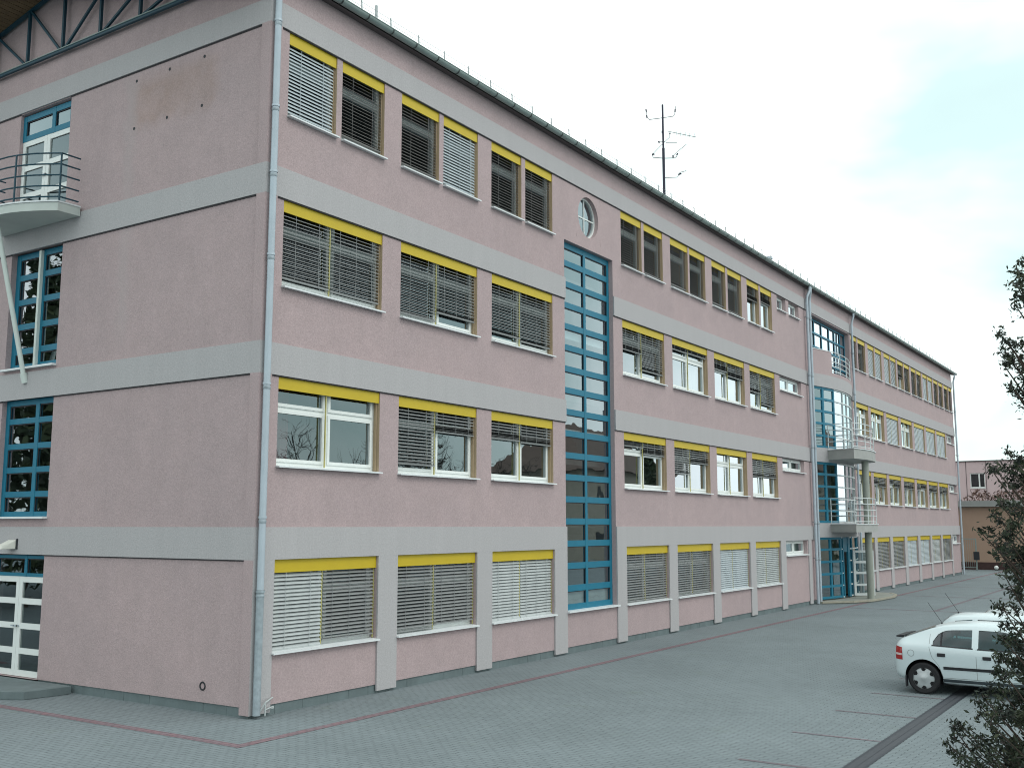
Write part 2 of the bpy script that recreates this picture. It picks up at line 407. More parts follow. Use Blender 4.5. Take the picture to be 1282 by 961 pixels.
openL = []
for k in (0, 1, 2): openL += [(a, b, ZW[k][0], ZW[k][1]) for a, b in W0A + W0B]
openL += [(a, b, 10.88, 12.55) for a, b in P3A + P3B]
STAIR = (10.72, 13.48, 1.05, 10.89)
openL.append(STAIR)
SM = [(27.7, 30.4, 2.08, 2.66), (27.7, 30.4, 5.42, 5.95), (27.7, 30.4, 8.65, 9.26), (27.68, 28.75, 11.95, 12.55), (29.12, 30.42, 11.95, 12.55),
      (60.4, 62.7, 2.08, 2.66), (60.4, 62.7, 5.42, 5.95), (60.4, 62.7, 8.65, 9.26)]
openL += SM
openL.append((BAY0, BAY1, 0.0, 12.49))
RW = (11.48, 12.66, 11.23, 12.39)       # round window, its square cell gets a round hole
openL.append((RW[0] - .1, RW[1] + .1, RW[2] - .1, RW[3] + .1))

YS0, YS1 = 6.2, 8.1
openS = [(YS0, YS1, .16, 2.66), (YS0, YS1, 3.42, 6.0), (YS0, YS1, 6.62, 9.3), (YS0, YS1, 9.95, 12.53)]

class Wall:
    """maps facade coordinates (u along, d into the building, z) to the world"""
    def __init__(s, kind): s.k = kind
    def __call__(s, u, d, z): return (u, d, z) if s.k == 'L' else (d, u, z)
    def box(s, mb, u0, u1, d0, d1, z0, z1):
        if s.k == 'L': mb.box(u0, u1, d0, d1, z0, z1)
        else: mb.box(d0, d1, u0, u1, z0, z1)
WL, WS = Wall('L'), Wall('S')

def wall_mesh(wm, u0, u1, z0, z1, openings, d0, d1, reveal=None):
    us = sorted({u0, u1, *[v for o in openings for v in o[:2]]}); zs = sorted({z0, z1, *[v for o in openings for v in o[2:]]})
    mb = MB()
    for i in range(len(us) - 1):
        run = None
        for j in range(len(zs) - 1):
            uc, zc = (us[i] + us[i + 1]) / 2, (zs[j] + zs[j + 1]) / 2
            solid = u0 < uc < u1 and z0 < zc < z1 and not any(a < uc < b and c < zc < d for a, b, c, d in openings)
            if solid:
                if run is None: run = zs[j]
            if run is not None and (not solid or j == len(zs) - 2):
                top = zs[j + 1] if solid else zs[j]
                mb.quad(wm(us[i], d0, run), wm(us[i + 1], d0, run), wm(us[i + 1], d0, top), wm(us[i], d0, top)); run = None
    for k, (a, b, c, d) in enumerate(openings):
        mb.mat(1 if (reveal and reveal(a, b, c, d)) else 0)
        mb.quad(wm(a, d0, c), wm(a, d1, c), wm(a, d1, d), wm(a, d0, d))
        mb.quad(wm(b, d0, c), wm(b, d1, c), wm(b, d1, d), wm(b, d0, d))
        mb.quad(wm(a, d0, d), wm(b, d0, d), wm(b, d1, d), wm(a, d1, d))
        mb.quad(wm(a, d0, c), wm(b, d0, c), wm(b, d1, c), wm(a, d1, c))
    return mb

D0 = .04
mb = wall_mesh(WL, 0.04, XE, .17, 13.55, openL[:-1] + openL[-1:], D0, .34, lambda a, b, c, d: c > 4 and 1.2 < b - a < 2.9 and d - c > 1)
# round hole inside its square cell
cx, cz, rr = (RW[0] + RW[1]) / 2, (RW[2] + RW[3]) / 2, .58
sq0, sq1, sz0, sz1 = RW[0] - .1, RW[1] + .1, RW[2] - .1, RW[3] + .1
mb.mat(0); n = 48
def sqpt(a):
    c, s_ = math.cos(a), math.sin(a); hx, hz = (sq1 - sq0) / 2, (sz1 - sz0) / 2
    k = min(hx / abs(c) if abs(c) > 1e-6 else 9, hz / abs(s_) if abs(s_) > 1e-6 else 9)
    return (sq0 + sq1) / 2 + c * k, (sz0 + sz1) / 2 + s_ * k
for i in range(n):
    a, b = 2 * math.pi * i / n + math.pi / 4, 2 * math.pi * (i + 1) / n + math.pi / 4
    (x0, z0), (x1, z1) = sqpt(a), sqpt(b)
    p0 = (cx + rr * math.cos(a), cz + rr * math.sin(a)); p1 = (cx + rr * math.cos(b), cz + rr * math.sin(b))
    mb.quad((x0, D0, z0), (x1, D0, z1), (p1[0], D0, p1[1]), (p0[0], D0, p0[1]))
    mb.quad((p0[0], D0, p0[1]), (p1[0], D0, p1[1]), (p1[0], .34, p1[1]), (p0[0], .34, p0[1]))
mb.build('front_wall', ['pink', 'ochre'], B)

mb = wall_mesh(WS, 0.04, DEPTH, .17, 13.62, openS, D0, .34)
mb.add([(D0, 0.04, 13.62), (D0, DEPTH, 13.62), (D0, YR, ZR - .1)], [(0, 1, 2)])
mb.build('end_wall', 'pink2', B)
mb = MB()
mb.quad((XE, .04, .0), (XE, DEPTH, .0), (XE, DEPTH, 13.6), (XE, .04, 13.6)); mb.add([(XE, .04, 13.6), (XE, DEPTH, 13.6), (XE, YR, ZR - .1)], [(0, 1, 2)])
mb.quad((D0, DEPTH, 0), (XE, DEPTH, 0), (XE, DEPTH, 13.6), (D0, DEPTH, 13.6))
mb.build('rear_wall', 'pink', B)

# grey bands, corner strip, pilasters, joint shade strips
def band_runs(lo, hi, cuts):
    runs = []; c = lo
    for a, b in sorted(cuts):
        if a > c: runs.append((c, a))
        c = b
    if c < hi: runs.append((c, hi))
    return runs
for k in range(4):
    cuts = [(BAY0, BAY1)] if k == 3 else [(STAIR[0], STAIR[1]), (BAY0, BAY1)]
    if k == 3: cuts = []
    mb = MB()
    for a, b in band_runs(0.003, XE, cuts):
        WL.box(mb, a, b, 0, D0, SLOT[k] + (0.0 if k < 3 else 0.0), BTOP[k])
    WS.box(mb, 0.004, DEPTH, 0, D0 - .002, SLOT[k], BTOP[k])
    mb.build('grey_band', 'grey', B)
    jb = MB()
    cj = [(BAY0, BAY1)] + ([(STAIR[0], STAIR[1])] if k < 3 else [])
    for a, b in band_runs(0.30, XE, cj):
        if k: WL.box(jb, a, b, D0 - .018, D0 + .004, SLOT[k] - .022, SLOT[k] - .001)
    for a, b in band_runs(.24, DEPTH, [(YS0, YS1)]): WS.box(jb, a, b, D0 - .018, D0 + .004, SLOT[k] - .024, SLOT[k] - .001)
    jb.build('joint_shade_strip', 'joint', B)  # dark strip paints in the shade line at the joint under each band
mb = MB()
for i, zz in enumerate([.05] + list(BTOP)):
    z1 = list(SLOT)[i] if i < 4 else 13.5
    WS.box(mb, 0.004, .24, .0, D0 - .003, zz, z1)
    if i: WL.box(mb, .003, .30, .002, D0, zz, z1)
mb.build('corner_strip', 'pink2', B)
for a, b in [(0, .5), (3.3, 3.9), (6.7, 7.3), (10.1, 10.72), (13.48, 14.05), (16.9, 17.5), (20.35, 20.95), (23.8, 24.35), (27.1, 27.68), (30.5, 30.88),
             (38.0, 38.35), (41.0, 41.5), (44.1, 44.65), (47.25, 47.85), (50.5, 51.05), (53.75, 54.22), (56.82, 57.25), (59.97, 60.3)]:
    mb = MB(); WL.box(mb, max(a, .003), b, 0.001, D0, .05, SLOT[0]); mb.build('pilaster', 'grey', B)
mb = MB()
for a, b in band_runs(.05, XE, [(BAY0, BAY1)]):
    u = a
    mb = MB()
    while u < b - .01:
        e = min(b, u + random.uniform(.55, .75)); WL.box(mb, u, e - .006, .06 + random.uniform(0, .006), .3, -.02, .172); u = e
    mb.build('plinth', 'plinth', B)
for a, b in band_runs(.06, DEPTH, [(YS0, YS1)]):
    u = a
    mb = MB()
    while u < b - .01:
        e = min(b, u + random.uniform(.55, .75)); WS.box(mb, u, e - .006, .06 + random.uniform(0, .006), .3, -.02, .172); u = e
    mb.build('plinth', 'plinth', B)

# interior: floors and back walls seen dimly through the glass
mb = MB(); mb.mat(0)
for k, z in enumerate((.12, 3.30, 6.6, 9.9, 13.2)):
    mb.mat(1); mb.quad((.36, .36, z), (XE - .1, .36, z), (XE - .1, 10, z), (.36, 10, z))
    if k: mb.mat(0); mb.quad((.36, .36, z - .3), (XE - .1, .36, z - .3), (XE - .1, 10, z - .3), (.36, 10, z - .3))
mb.mat(0)
mb.quad((.36, 5.2, 0), (XE, 5.2, 0), (XE, 5.2, 13.2), (.36, 5.2, 13.2))
mb.quad((6.0, 5.25, 0), (6.0, 10, 0), (6.0, 10, 13.2), (6.0, 5.25, 13.2)); mb.quad((.36, 10, 0), (6, 10, 0), (6, 10, 13.2), (.36, 10, 13.2))
for x in (3.6, 7.0, 10.4, 13.75, 17.2, 20.65, 24.1, 27.4, 31.2, 38.2, 44.4, 50.8, 57.0): mb.quad((x, .36, 0), (x, 5.2, 0), (x, 5.2, 13.2), (x, .36, 13.2))
mb.build('interior', ['room', 'roomfloor'], B, recalc=False)

# --- windows
def blind(parent, wm, u0, u1, ztop, zbot, drop, tilt, pale, d=.115):
    mb = MB(); z1_low = ztop < 3; H = ztop - zbot; N_ = int(H / .07); L_ = drop * H
    raised = 1 - drop; stack = raised * N_ * .011 if drop < .98 else 0
    z = ztop - .02; zlow = ztop - L_ + .03
    a = R(tilt); w = .076
    def slat(zc, ang, j=0):
        prof = []
        for s in (-1, -.33, .33, 1):
            dd = s * w / 2 * math.cos(ang); zz = s * w / 2 * math.sin(ang); bow = .006 * (1 - s * s)
            prof.append((d + dd + bow * math.sin(ang) * -1, zc + zz + bow * math.cos(ang)))
        sag = random.uniform(-.002, .002)
        vs = [wm(u, p[0], p[1] + (sag if u == u1 else 0)) for p in prof for u in (u0, u1)]
        mb.add(vs, [(2 * i, 2 * i + 1, 2 * i + 3, 2 * i + 2) for i in range(3)])
    z -= .03
    jit = random.uniform(-3, 3)
    while z > zlow + stack + .03:
        slat(z, a + R(jit + random.uniform(-2.5, 2.5))); z -= .07
    zz = zlow + stack
    while zz > zlow + .012 and stack: slat(zz, R(random.uniform(-6, 14))); zz -= .013
    wm.box(mb, u0, u1, d - .03, d + .03, zlow - .022, zlow + .004)
    # ladder cords
    n = 2 if u1 - u0 < 1.25 else 3
    for i in range(n):
        u = u0 + (u1 - u0) * (i + .5) / n; wm.box(mb, u - .004, u + .004, d - .042, d - .038, zlow, ztop)
    return mb.build('blind', 'slat_pale' if pale else ('slat_lit' if z1_low and tilt > 45 else ('slat_shaded' if ztop > 10 else 'slat')), parent, smooth=False, recalc=False)  # slat colour by floor and tilt puts light and shade into the paint

def window(wm, u0, u1, z0, z1, blinds, name='window', double=True, curtain=None, label=None, box=True, tilt=40):
    """frame mesh = the window; glass, sill, blind box, rails and blinds are its pieces"""
    d = .20; mb = MB(); pm = MB()
    zt = z1 - (.235 if box else 0)
    fw = .065
    def fr(a, b, c, e, dd=0): wm.box(mb, a, b, d - dd, d + .07, c, e)
    uL, uR = u0 + .005, u1 - .005
    zb = z0 + .02
    fr(uL, uL + fw, zb, z1 - .01); fr(uR - fw, uR, zb, z1 - .01)
    fr(uL + fw, uR - fw, z1 - .01 - fw, z1 - .01); fr(uL + fw, uR - fw, zb, zb + fw)
    halves = [(uL + fw, (u0 + u1) / 2 - .05), ((u0 + u1) / 2 + .05, uR - fw)] if double else [(uL + fw, uR - fw)]
    if double: fr((u0 + u1) / 2 - .05, (u0 + u1) / 2 + .05, zb + fw, z1 - .01 - fw)
    zi0, zi1 = zb + fw, z1 - .01 - fw
    for a, b in halves:
        if box:
            tr = zt - .30
            fr(a, b, tr - .06, tr, -.003)
            sets = [(zi0, tr - .06), (tr, zi1)]
        else: sets = [(zi0, zi1)]
        for c, e in sets:
            s = .06
            fr(a, a + s, c, e, .022); fr(b - s, b, c, e, .022); fr(a + s, b - s, c, c + s, .022); fr(a + s, b - s, e - s, e, .022)
            pm.quad(wm(a + s, d + .02, c + s), wm(b - s, d + .02, c + s), wm(b - s, d + .02, e - s), wm(a + s, d + .02, e - s))
    w = mb.build(name, 'white', B)
    if label: w['label'] = label
    pm.build('pane', 'glass', w, recalc=False)
    sb = MB(); e0, e1 = u0 - .015, u1 + .02
    vs = [wm(e0, -.06, z0 - .032), wm(e1, -.06, z0 - .032), wm(e1, -.06, z0 - .004), wm(e0, -.06, z0 - .004), wm(e0, .205, z0 - .012), wm(e1, .205, z0 - .012), wm(e1, .205, z0 + .022), wm(e0, .205, z0 + .022)]
    sb.add(vs, [(0, 1, 2, 3), (3, 2, 6, 7), (7, 6, 5, 4), (4, 5, 1, 0), (0, 3, 7, 4), (1, 5, 6, 2)])
    sb.build('window_sill', 'sill', w)
    if box:
        bb = MB(); wm.box(bb, u0 + .004, u1 - .004, .062, .085, zt, z1 - .004); wm.box(bb, u0 + .004, u1 - .004, .085, .19, z1 - .03, z1 - .004)
        bb.build('blind_box', 'yellow', w)
        us = [(u0 + .012, .02), (u1 - .03, .016)] + ([((u0 + u1) / 2 - .097, .022)] if double else [])
        for i, (u, uw) in enumerate(us):
            rb = MB(); wm.box(rb, u, u + uw, .105, .13, z0 + .025, zt); rb.build('guide_rail', 'ochre' if (i < 2 and z0 > 3) or z0 > 10 else 'rail_y', w)
        spans = [(u0 + .05, (u0 + u1) / 2 - .105), ((u0 + u1) / 2 - .065, u1 - .045)] if double else [(u0 + .05, u1 - .045)]
        for (a, b), st in zip(spans, blinds):
            if st: blind(w, wm, a, b, zt, z0, st[0], st[1] if len(st) > 1 else tilt, len(st) > 1 and st[1] > 54)
    if curtain:
        for cu0, cu1, cm in curtain:
            cb = MB(); n = 24
            for i in range(n):
                a, b = cu0 + (cu1 - cu0) * i / n, cu0 + (cu1 - cu0) * (i + 1) / n
                da, db = .42 + .03 * math.sin(i * 1.3), .42 + .03 * math.sin((i + 1) * 1.3)
                cb.quad(wm(a, da, z0), wm(b, db, z0), wm(b, db, z1 - .1), wm(a, da, z1 - .1))
            cb.build('curtain', cm, w, recalc=False)
    return w

O = (1.0, 32)          # fully lowered, slats half open
C = (1.0, 57)          # lowered and shut
def P(f, t=32): return (f, t)
f0 = [[(1.0, 50), P(.94, 37)], [P(.97, 35), P(.92, 37)], [(1, 52), (1, 52)], [O, O], [P(.98), P(.97)], [C, C], [(1, 50), (1, 50)]]
f1 = [[None, None], [P(.86), P(.32)], [P(.31), P(.33)], [P(.13), P(.26)], [P(.6), P(.32)], [None, None], [P(.48), P(.47)]]
f2 = [[P(.89), P(.90)], [P(.93, 30), P(.78)], [P(.84), P(.88)], [P(.46), P(.80)], [P(.11), P(.10)], [P(.26), P(.34)], [P(.55), P(.82)]]
for k, fl in enumerate((f0, f1, f2)):
    for i, ((a, b), bl) in enumerate(zip(W0A, fl)):
        cu = None
        if k == 1 and i == 0: cu = [(a + .2, a + .62, 'curtain')]
        elif k == 1 and i == 2: cu = [(a + .1, a + .5, 'curtain_w')]
        elif k == 2 and i in (4, 5): cu = [(b - .9, b - .1, 'curtain_w')]
        window(WL, a, b, ZW[k][0], ZW[k][1], bl, curtain=cu)
f3 = [C, P(.92, 36), P(.93, 36), C, P(1, 36), P(.95, 36), P(1, 36), P(.93, 36), P(.91, 36), P(.94, 36), P(.9, 36), P(.93, 36), P(.36), P(.27)]
for (a, b), st in zip(P3A, f3):
    window(WL, a, b, 10.88, 12.55, [(st[0], st[1])], double=False)
C2 = (1.0, 69)
g0 = [[O, O], [O, O], [O, O], [C2, C2], [C2, C2], [(1, 50), (1, 50)], [O, O]]
g1 = [[None, P(.3)], [P(.28), P(.35)], [P(.2), P(.3)], [P(.3), P(.3)], [P(.3), P(.22)], [P(.3), P(.3)], [P(.34), P(.3)]]
g2 = [[None, None], [None, None], [C2, C2], [None, None], [C2, C2], [C2, C2], [C2, C2]]
for k, fl in enumerate((g0, g1, g2)):
    for i, ((a, b), bl) in enumerate(zip(W0B, fl)):
        cu = [(a + .15, a + .9, 'curtain_w'), (b - .8, b - .2, 'curtain_w')] if bl == [None, None] else None
        window(WL, a, b, ZW[k][0], ZW[k][1], bl, curtain=cu)
f3b = [O, O, C2, C2, C2, (1, 60), P(.5), O, O, O, C2, C2, O, O, O, O]
for (a, b), st in zip(P3B, f3b): window(WL, a, b, 10.88, 12.55, [(st[0], st[1])], double=False)
for (a, b, c, d) in SM:
    window(WL, a, b, c, d, [], name='small_window', double=(b - a) > 1.5, box=False)

# round window
mb = MB(); n = 48
mb.lathe([(rr + .01, .16), (rr - .05, .16), (rr - .05, .25), (rr + .01, .25)], (cx, 0, cz), 'y', n, closed=True)
mb.box(cx - .018, cx + .018, .18, .22, cz - rr + .04, cz + rr - .04); mb.box(cx - rr + .04, cx - .02, .182, .218, cz - .018, cz + .018); mb.box(cx + .02, cx + rr - .04, .182, .218, cz - .018, cz + .018)
w = mb.build('round_window', 'white', B)
mb = MB(); mb.add([(cx + (rr - .04) * math.cos(2 * math.pi * i / n), .2, cz + (rr - .04) * math.sin(2 * math.pi * i / n)) for i in range(n)], [tuple(range(n))])
mb.build('pane', 'glass', w, recalc=False)

# grid glazing helper (blue metal frames)
def grid_window(wm, u0, u1, z0, z1, cols, rows, name, d=.2, m='blue', mw=.09, rh=.12, parent=None, sill=True, thick=.08):
    mb = MB(); pm = MB()
    cs = [u0] + cols + [u1]; rs = [z0] + rows + [z1]; gk = []
    for i, c in enumerate(cs):
        a = c if i == 0 else (c - mw if i == len(cs) - 1 else c - mw / 2); wm.box(mb, a, a + mw, d, d + thick, z0, z1)
    for i, r in enumerate(rs):
        a = r if i == 0 else (r - rh if i == len(rs) - 1 else r - rh / 2)
        for j in range(len(cs) - 1):
            p = cs[j] + (mw if j == 0 else mw / 2); q = cs[j + 1] - (mw if j == len(cs) - 2 else mw / 2)
            wm.box(mb, p, q, d + .004, d + thick - .004, a, a + rh)
            if i: gk.append((p, q, a))
    pm.quad(wm(u0, d + .04, z0), wm(u1, d + .04, z0), wm(u1, d + .04, z1), wm(u0, d + .04, z1))
    mb.mat(1)
    for p, q, a in gk: wm.box(mb, p, q, d + .02, d + .036, a - .022, a - .001)
    for c in cs[1:]: wm.box(mb, c - (mw if c == cs[-1] else mw / 2) - .014, c - (mw if c == cs[-1] else mw / 2) - .001, d + .02, d + .034, z0 + rh, z1 - rh)
    w = mb.build(name, [m, 'joint'], parent or B); pm.build('pane', 'glass', w, recalc=False)
    if sill:
        sb = MB(); wm.box(sb, u0 - .02, u1 + .02, -.07, d + .01, z0 - .03, z0 + .012); sb.build('window_sill', 'sill', w)
    return w

# stair window: two columns, 16 rows, every second transom doubled in height
u0, u1, z0, z1 = STAIR
rows = [z0 + (z1 - z0) * k / 17 for k in range(1, 17)]
sw = grid_window(WL, u0 + .005, u1 - .005, z0 + .015, z1 - .005, [(u0 + u1) / 2 - .06], rows, 'stair_window', d=.17, mw=.12, rh=.16)
# stair hall behind: landings and a pale pin board with a few notices
mb = MB(); mb.mat(0)
for z in (5.62, 8.28): mb.box(10.5, 13.7, .32, .45, z, z + .2)
mb.build('stair_landing', 'white', B)
mb = MB()
for z in (3.2, 4.9, 6.55, 9.85): mb.box(10.5, 13.7, .55, 2.6, z, z + .22)
mb.build('stair_landing', 'room', B)
mb = MB(); mb.box(10.75, 13.45, .27, .29, 1.06, 1.52); mb.build('radiator', 'curtain_w', B)
for u, z, w_, h_, m_ in ((11.25, 2.86, .42, .5, 'dark'), (12.45, 2.7, .3, .42, 'house'), (12.9, 2.78, .22, .3, 'dark'), (11.35, 2.15, .5, .3, 'curtain_w'), (12.65, 2.1, .26, .34, 'curtain')):
    mb = MB(); mb.box(u - w_ / 2, u + w_ / 2, 2.30, 2.33, z - h_ / 2, z + h_ / 2); mb.build('notice', m_, B)
mb = MB(); mb.box(10.45, 13.72, 2.33, 2.42, .15, 3.2); mb.build('stair_screen', 'room', B)

# end-wall windows
grid_window(WS, YS0, YS1, 6.63, 9.26, [7.08], [7.05, 7.6, 8.16, 8.72], 'end_window', d=.17, mw=.15, rh=.13)
mb = MB(); WS.box(mb, 7.075, 7.15, .10, .172, 6.66, 9.24); mb.build('mullion_lit_side', 'strut', B)  # pale strip paints in the lit side of the blue mullion
grid_window(WS, YS0, YS1, 3.43, 5.96, [6.93], [3.92, 4.44, 4.95, 5.5], 'end_window', d=.15, mw=.13, rh=.12)
grid_window(WS, YS0, YS1, 11.9, 12.5, [6.93], [], 'end_window', d=.11, mw=.12, rh=.13, sill=False)
grid_window(WS, YS0, YS1, 2.2, 2.64, [6.95], [], 'end_window', d=.11, mw=.09, rh=.07, sill=False)
def double_door(wm, u0, u1, z0, z1, rows, name, d=.12):
    o = None
    for (a, b) in ((u0 + .01, (u0 + u1) / 2 - .004), ((u0 + u1) / 2 + .004, u1 - .01)):
        mb = MB(); pm = MB(); s = .11
        wm.box(mb, a, a + s, d, d + .06, z0, z1); wm.box(mb, b - s, b, d, d + .06, z0, z1)
        zz = [z0] + [z0 + (z1 - z0) * k / rows for k in range(1, rows)] + [z1]
        for i, r in enumerate(zz):
            h = .12 if 0 < i < len(zz) - 1 else .12; c = r if i == 0 else (r - h if i == len(zz) - 1 else r - h / 2)
            wm.box(mb, a + s, b - s, d + .003, d + .057, c, c + h)
        pm.quad(wm(a + s / 2, d + .03, z0 + .05), wm(b - s / 2, d + .03, z0 + .05), wm(b - s / 2, d + .03, z1 - .05), wm(a + s / 2, d + .03, z1 - .05))
        w = mb.build(name, 'white', B); pm.build('pane', 'glass_dark', w, recalc=False)
        hb = MB(); c = b - s / 2 if a < (u0 + u1) / 2 - .1 else a + s / 2
        wm.box(hb, c - .012, c + .012, d - .05, d, z0 + 1.0, z0 + 1.03); wm.box(hb, c - .012, c + .1, d - .05, d - .035, z0 + 1.0, z0 + 1.03); hb.build('door_handle', 'zinc', w)
double_door(WS, YS0, YS1, 9.96, 11.9, 3, 'balcony_door'); double_door(WS, YS0, YS1, .17, 2.2, 4, 'entrance_door')

# doorstep
mb = MB()
mb.prism([(-.02, 4.95), (-.27, 4.95), (-.95, 5.05), (-1.15, 5.4), (-1.3, 6.2), (-1.3, 9.2), (-.02, 9.2)], 0, .155)
mb.build('doorstep', 'plinth', B, bevel=.012)

# end-wall balcony with a curved front
A = [(-.02, 5.56), (-.53, 5.57)]
for i in range(1, 12):
    t = i / 12; y = 5.57 + (8.43 - 5.57) * t; A.append((-.53 - .50 * math.sin(math.pi * t) ** .9, y))
A += [(-.53, 8.43), (-.02, 8.43)]
mb = MB(); mb.prism(A, 9.72, 9.90)
Bo = [(x * 1.0 - (.02 if x < -.1 else 0), y) for x, y in A]
mb.mat(1); mb.prism([(p[0], p[1] + (-.015 if i < 3 else (.015 if i > len(Bo) - 4 else 0))) for i, p in enumerate(Bo)], 9.904, 9.935)
bal = mb.build('end_balcony', ['balc', 'sill'], B)
rb = MB(); top = 10.97
ring = [(-.05, 5.6)] + [(x + .04, y + (.03 if y < 6 else (-.03 if y > 8 else 0))) for x, y in A[1:-1]] + [(-.05, 8.4)]
for k in range(5):
    z = 10.03 + (top - 10.03) * k / 4; rb.tube([(x, y, z) for x, y in ring], .017, 6)
for i in (1, 5, 9, 13):
    x, y = ring[i]; rb.tube([(x, y, 9.92), (x, y, top)], .02, 6)
rb.build('railing', 'navy', bal, smooth='auto')
sb = MB(); sb.tube([(-.02, 7.21, 6.34), (-.90, 7.19, 9.73)], .052, 10); sb.tube([(-.0, 7.21, 6.30), (-.06, 7.21, 6.5)], .075, 10)
sb.build('strut', 'strut', bal, smooth='auto')

# steel truss under the gable overhang
tb = MB(); xt = -.07
def chord(y): return ZR - .12 - PIT * abs(y - YR)
tb.mat(1); tb.bar((xt, .0, 13.665), (xt, DEPTH, 13.665), .09, .02); tb.mat(0); tb.bar((xt, .0, 13.625), (xt, DEPTH, 13.625), .06, .06)
tb.mat(0)
tb.bar((xt, .3, chord(.3)), (xt, YR, chord(YR)), .09, .07); tb.bar((xt, YR, chord(YR)), (xt, DEPTH - .3, chord(DEPTH - .3)), .09, .07)
ps = [7.82, 6.48, 5.14, 3.80, 2.46, 1.1]
for y in ps: tb.bar((xt, y, 13.66), (xt, y, chord(y)), .06)
for y in [9.16, 10.5, 11.84]: tb.bar((xt, y, 13.66), (xt, y, chord(y)), .06)
tb.bar((xt, 6.58, 13.68), (xt, 7.78, chord(7.78) - .03), .05)
for a, b in zip(ps[1:], ps[2:]): tb.bar((xt, a - .12, 13.68), (xt, b + .06, chord(b) - .03), .05)
for a, b in ((7.92, 9.1), (9.26, 10.44), (10.6, 11.8)): tb.bar((xt, a, 13.68), (xt, b, chord(b) - .03), .05)
tb.build('gable_truss', ['navy', 'gutter'], B)

# bolt holes and small openings
for y, z in [(3.95, 12.34), (2.91, 12.34), (1.87, 12.34), (3.96, 11.32), (2.93, 11.33), (1.89, 11.34)]:
    mb = MB(); mb.lathe([(.0, .004), (.028, .004), (.034, .0)], (D0 - .005, y, z), 'x', 10); mb.build('bolt_hole', 'dark', B)
mb = MB(); mb.lathe([(.0, .02), (.05, .02), (.055, -.01), (.075, -.012), (.08, .0)], (D0 - .004, 1.22, .45), 'x', 16); mb.build('vent_hole', 'dark', B)

# roof
def zroof(y): return ZR - PIT * abs(y - YR)
mb = MB(); xr0, xr1 = -1.25, XE + .45; ye0, ye1 = -.13, DEPTH + .13
for (ya, yb) in ((ye0, YR), (YR, ye1)):
    za, zb = zroof(ya), zroof(yb)
    mb.add([(xr0, ya, za), (xr1, ya, za), (xr1, yb, zb), (xr0, yb, zb), (xr0, ya, za - .1), (xr1, ya, za - .1), (xr1, yb, zb - .1), (xr0, yb, zb - .1)],
           [(0, 1, 2, 3), (7, 6, 5, 4), (0, 4, 5, 1), (2, 6, 7, 3), (0, 3, 7, 4), (1, 5, 6, 2)])
rf = mb.build('roof', 'roof', B)
mb = MB()
mb.quad((0.0, ye0, 13.535), (xr1, ye0, 13.535), (xr1, .06, 13.545), (0.0, .06, 13.545)); mb.quad((0, ye0, 13.535), (xr1, ye0, 13.535), (xr1, ye0, 13.56), (0, ye0, 13.56))
mb.build('eave_soffit', 'soffit_dark', rf)
mb = MB(); y = ye0
while y < ye1 - .01:
    y2 = min(y + .14, ye1); f = lambda q: zroof(q) - .105 - .02
    ym = min(max(y, ye0), ye1)
    mb.add([(xr0, y, f(y)), (-.0, y, f(y)), (0, y2 - .012, f(y2 - .012)), (xr0, y2 - .012, f(y2 - .012)), (xr0, y, f(y) + .02), (0, y, f(y) + .02), (0, y2 - .012, f(y2) + .02), (xr0, y2 - .012, f(y2) + .02)],
           [(0, 1, 2, 3), (0, 4, 5, 1), (2, 6, 7, 3), (0, 3, 7, 4), (1, 5, 6, 2)])
    y = y2
mb.build('soffit_boards', 'wood', rf)

# gutter: half round with brackets, and the snow guard above it
gb = MB(); gy, gz, gr = -.205, 13.61, .085; n = 10
def hr(r, x): return [(x, gy - r * math.cos(math.pi * i / n), gz - r * math.sin(math.pi * i / n)) for i in range(n + 1)]
p, q = hr(gr, -.5), hr(gr, XE + .55); p2, q2 = hr(gr - .008, -.5), hr(gr - .008, XE + .55)
for i in range(n): gb.quad(p[i], p[i + 1], q[i + 1], q[i]); gb.quad(p2[i], p2[i + 1], q2[i + 1], q2[i])
gb.tube([(-.5, gy - gr, gz + .005), (XE + .55, gy - gr, gz + .005)], .013, 6)
gb.add(q, [tuple(range(n + 1))])
gt = gb.build('gutter', 'gutter', B, smooth='auto')
kb = MB(); x = .05
while x < XE + .3:
    a, b = hr(gr + .008, x), hr(gr + .008, x + .035)
    for i in range(n): kb.quad(a[i], a[i + 1], b[i + 1], b[i])
    x += .775
kb.build('gutter_bracket', 'gutter_dark', gt)
sg = MB(); ys = -.06; zs = zroof(ys); x = .55; i = 0
while x < XE + .3:
    sg.bar((x, ys, zs), (x, ys + .02, zs + .36), .022); sg.tube([(x, ys + .14, zs + .03), (x, ys + .01, zs + .16)], .009, 5)
    x += .94 + random.uniform(-.015, .015)
for h in (.12, .22, .32): sg.tube([(-.8, ys + .02, zs + h), (XE + .3, ys + .02, zs + h)], .005, 4)
sg.bar((2.97, ys + .1, zs), (2.97, ys + .1, zs + .5), .045)
sg.build('snow_guard', 'thin', B)
mb = MB(); mb.lathe([(.0, .62), (.16, .6), (.17, .5), (.09, .48), (.09, -.3)], (31.25, 1.55, 14.5), 'z', 14); mb.build('roof_vent', 'zinc', B)

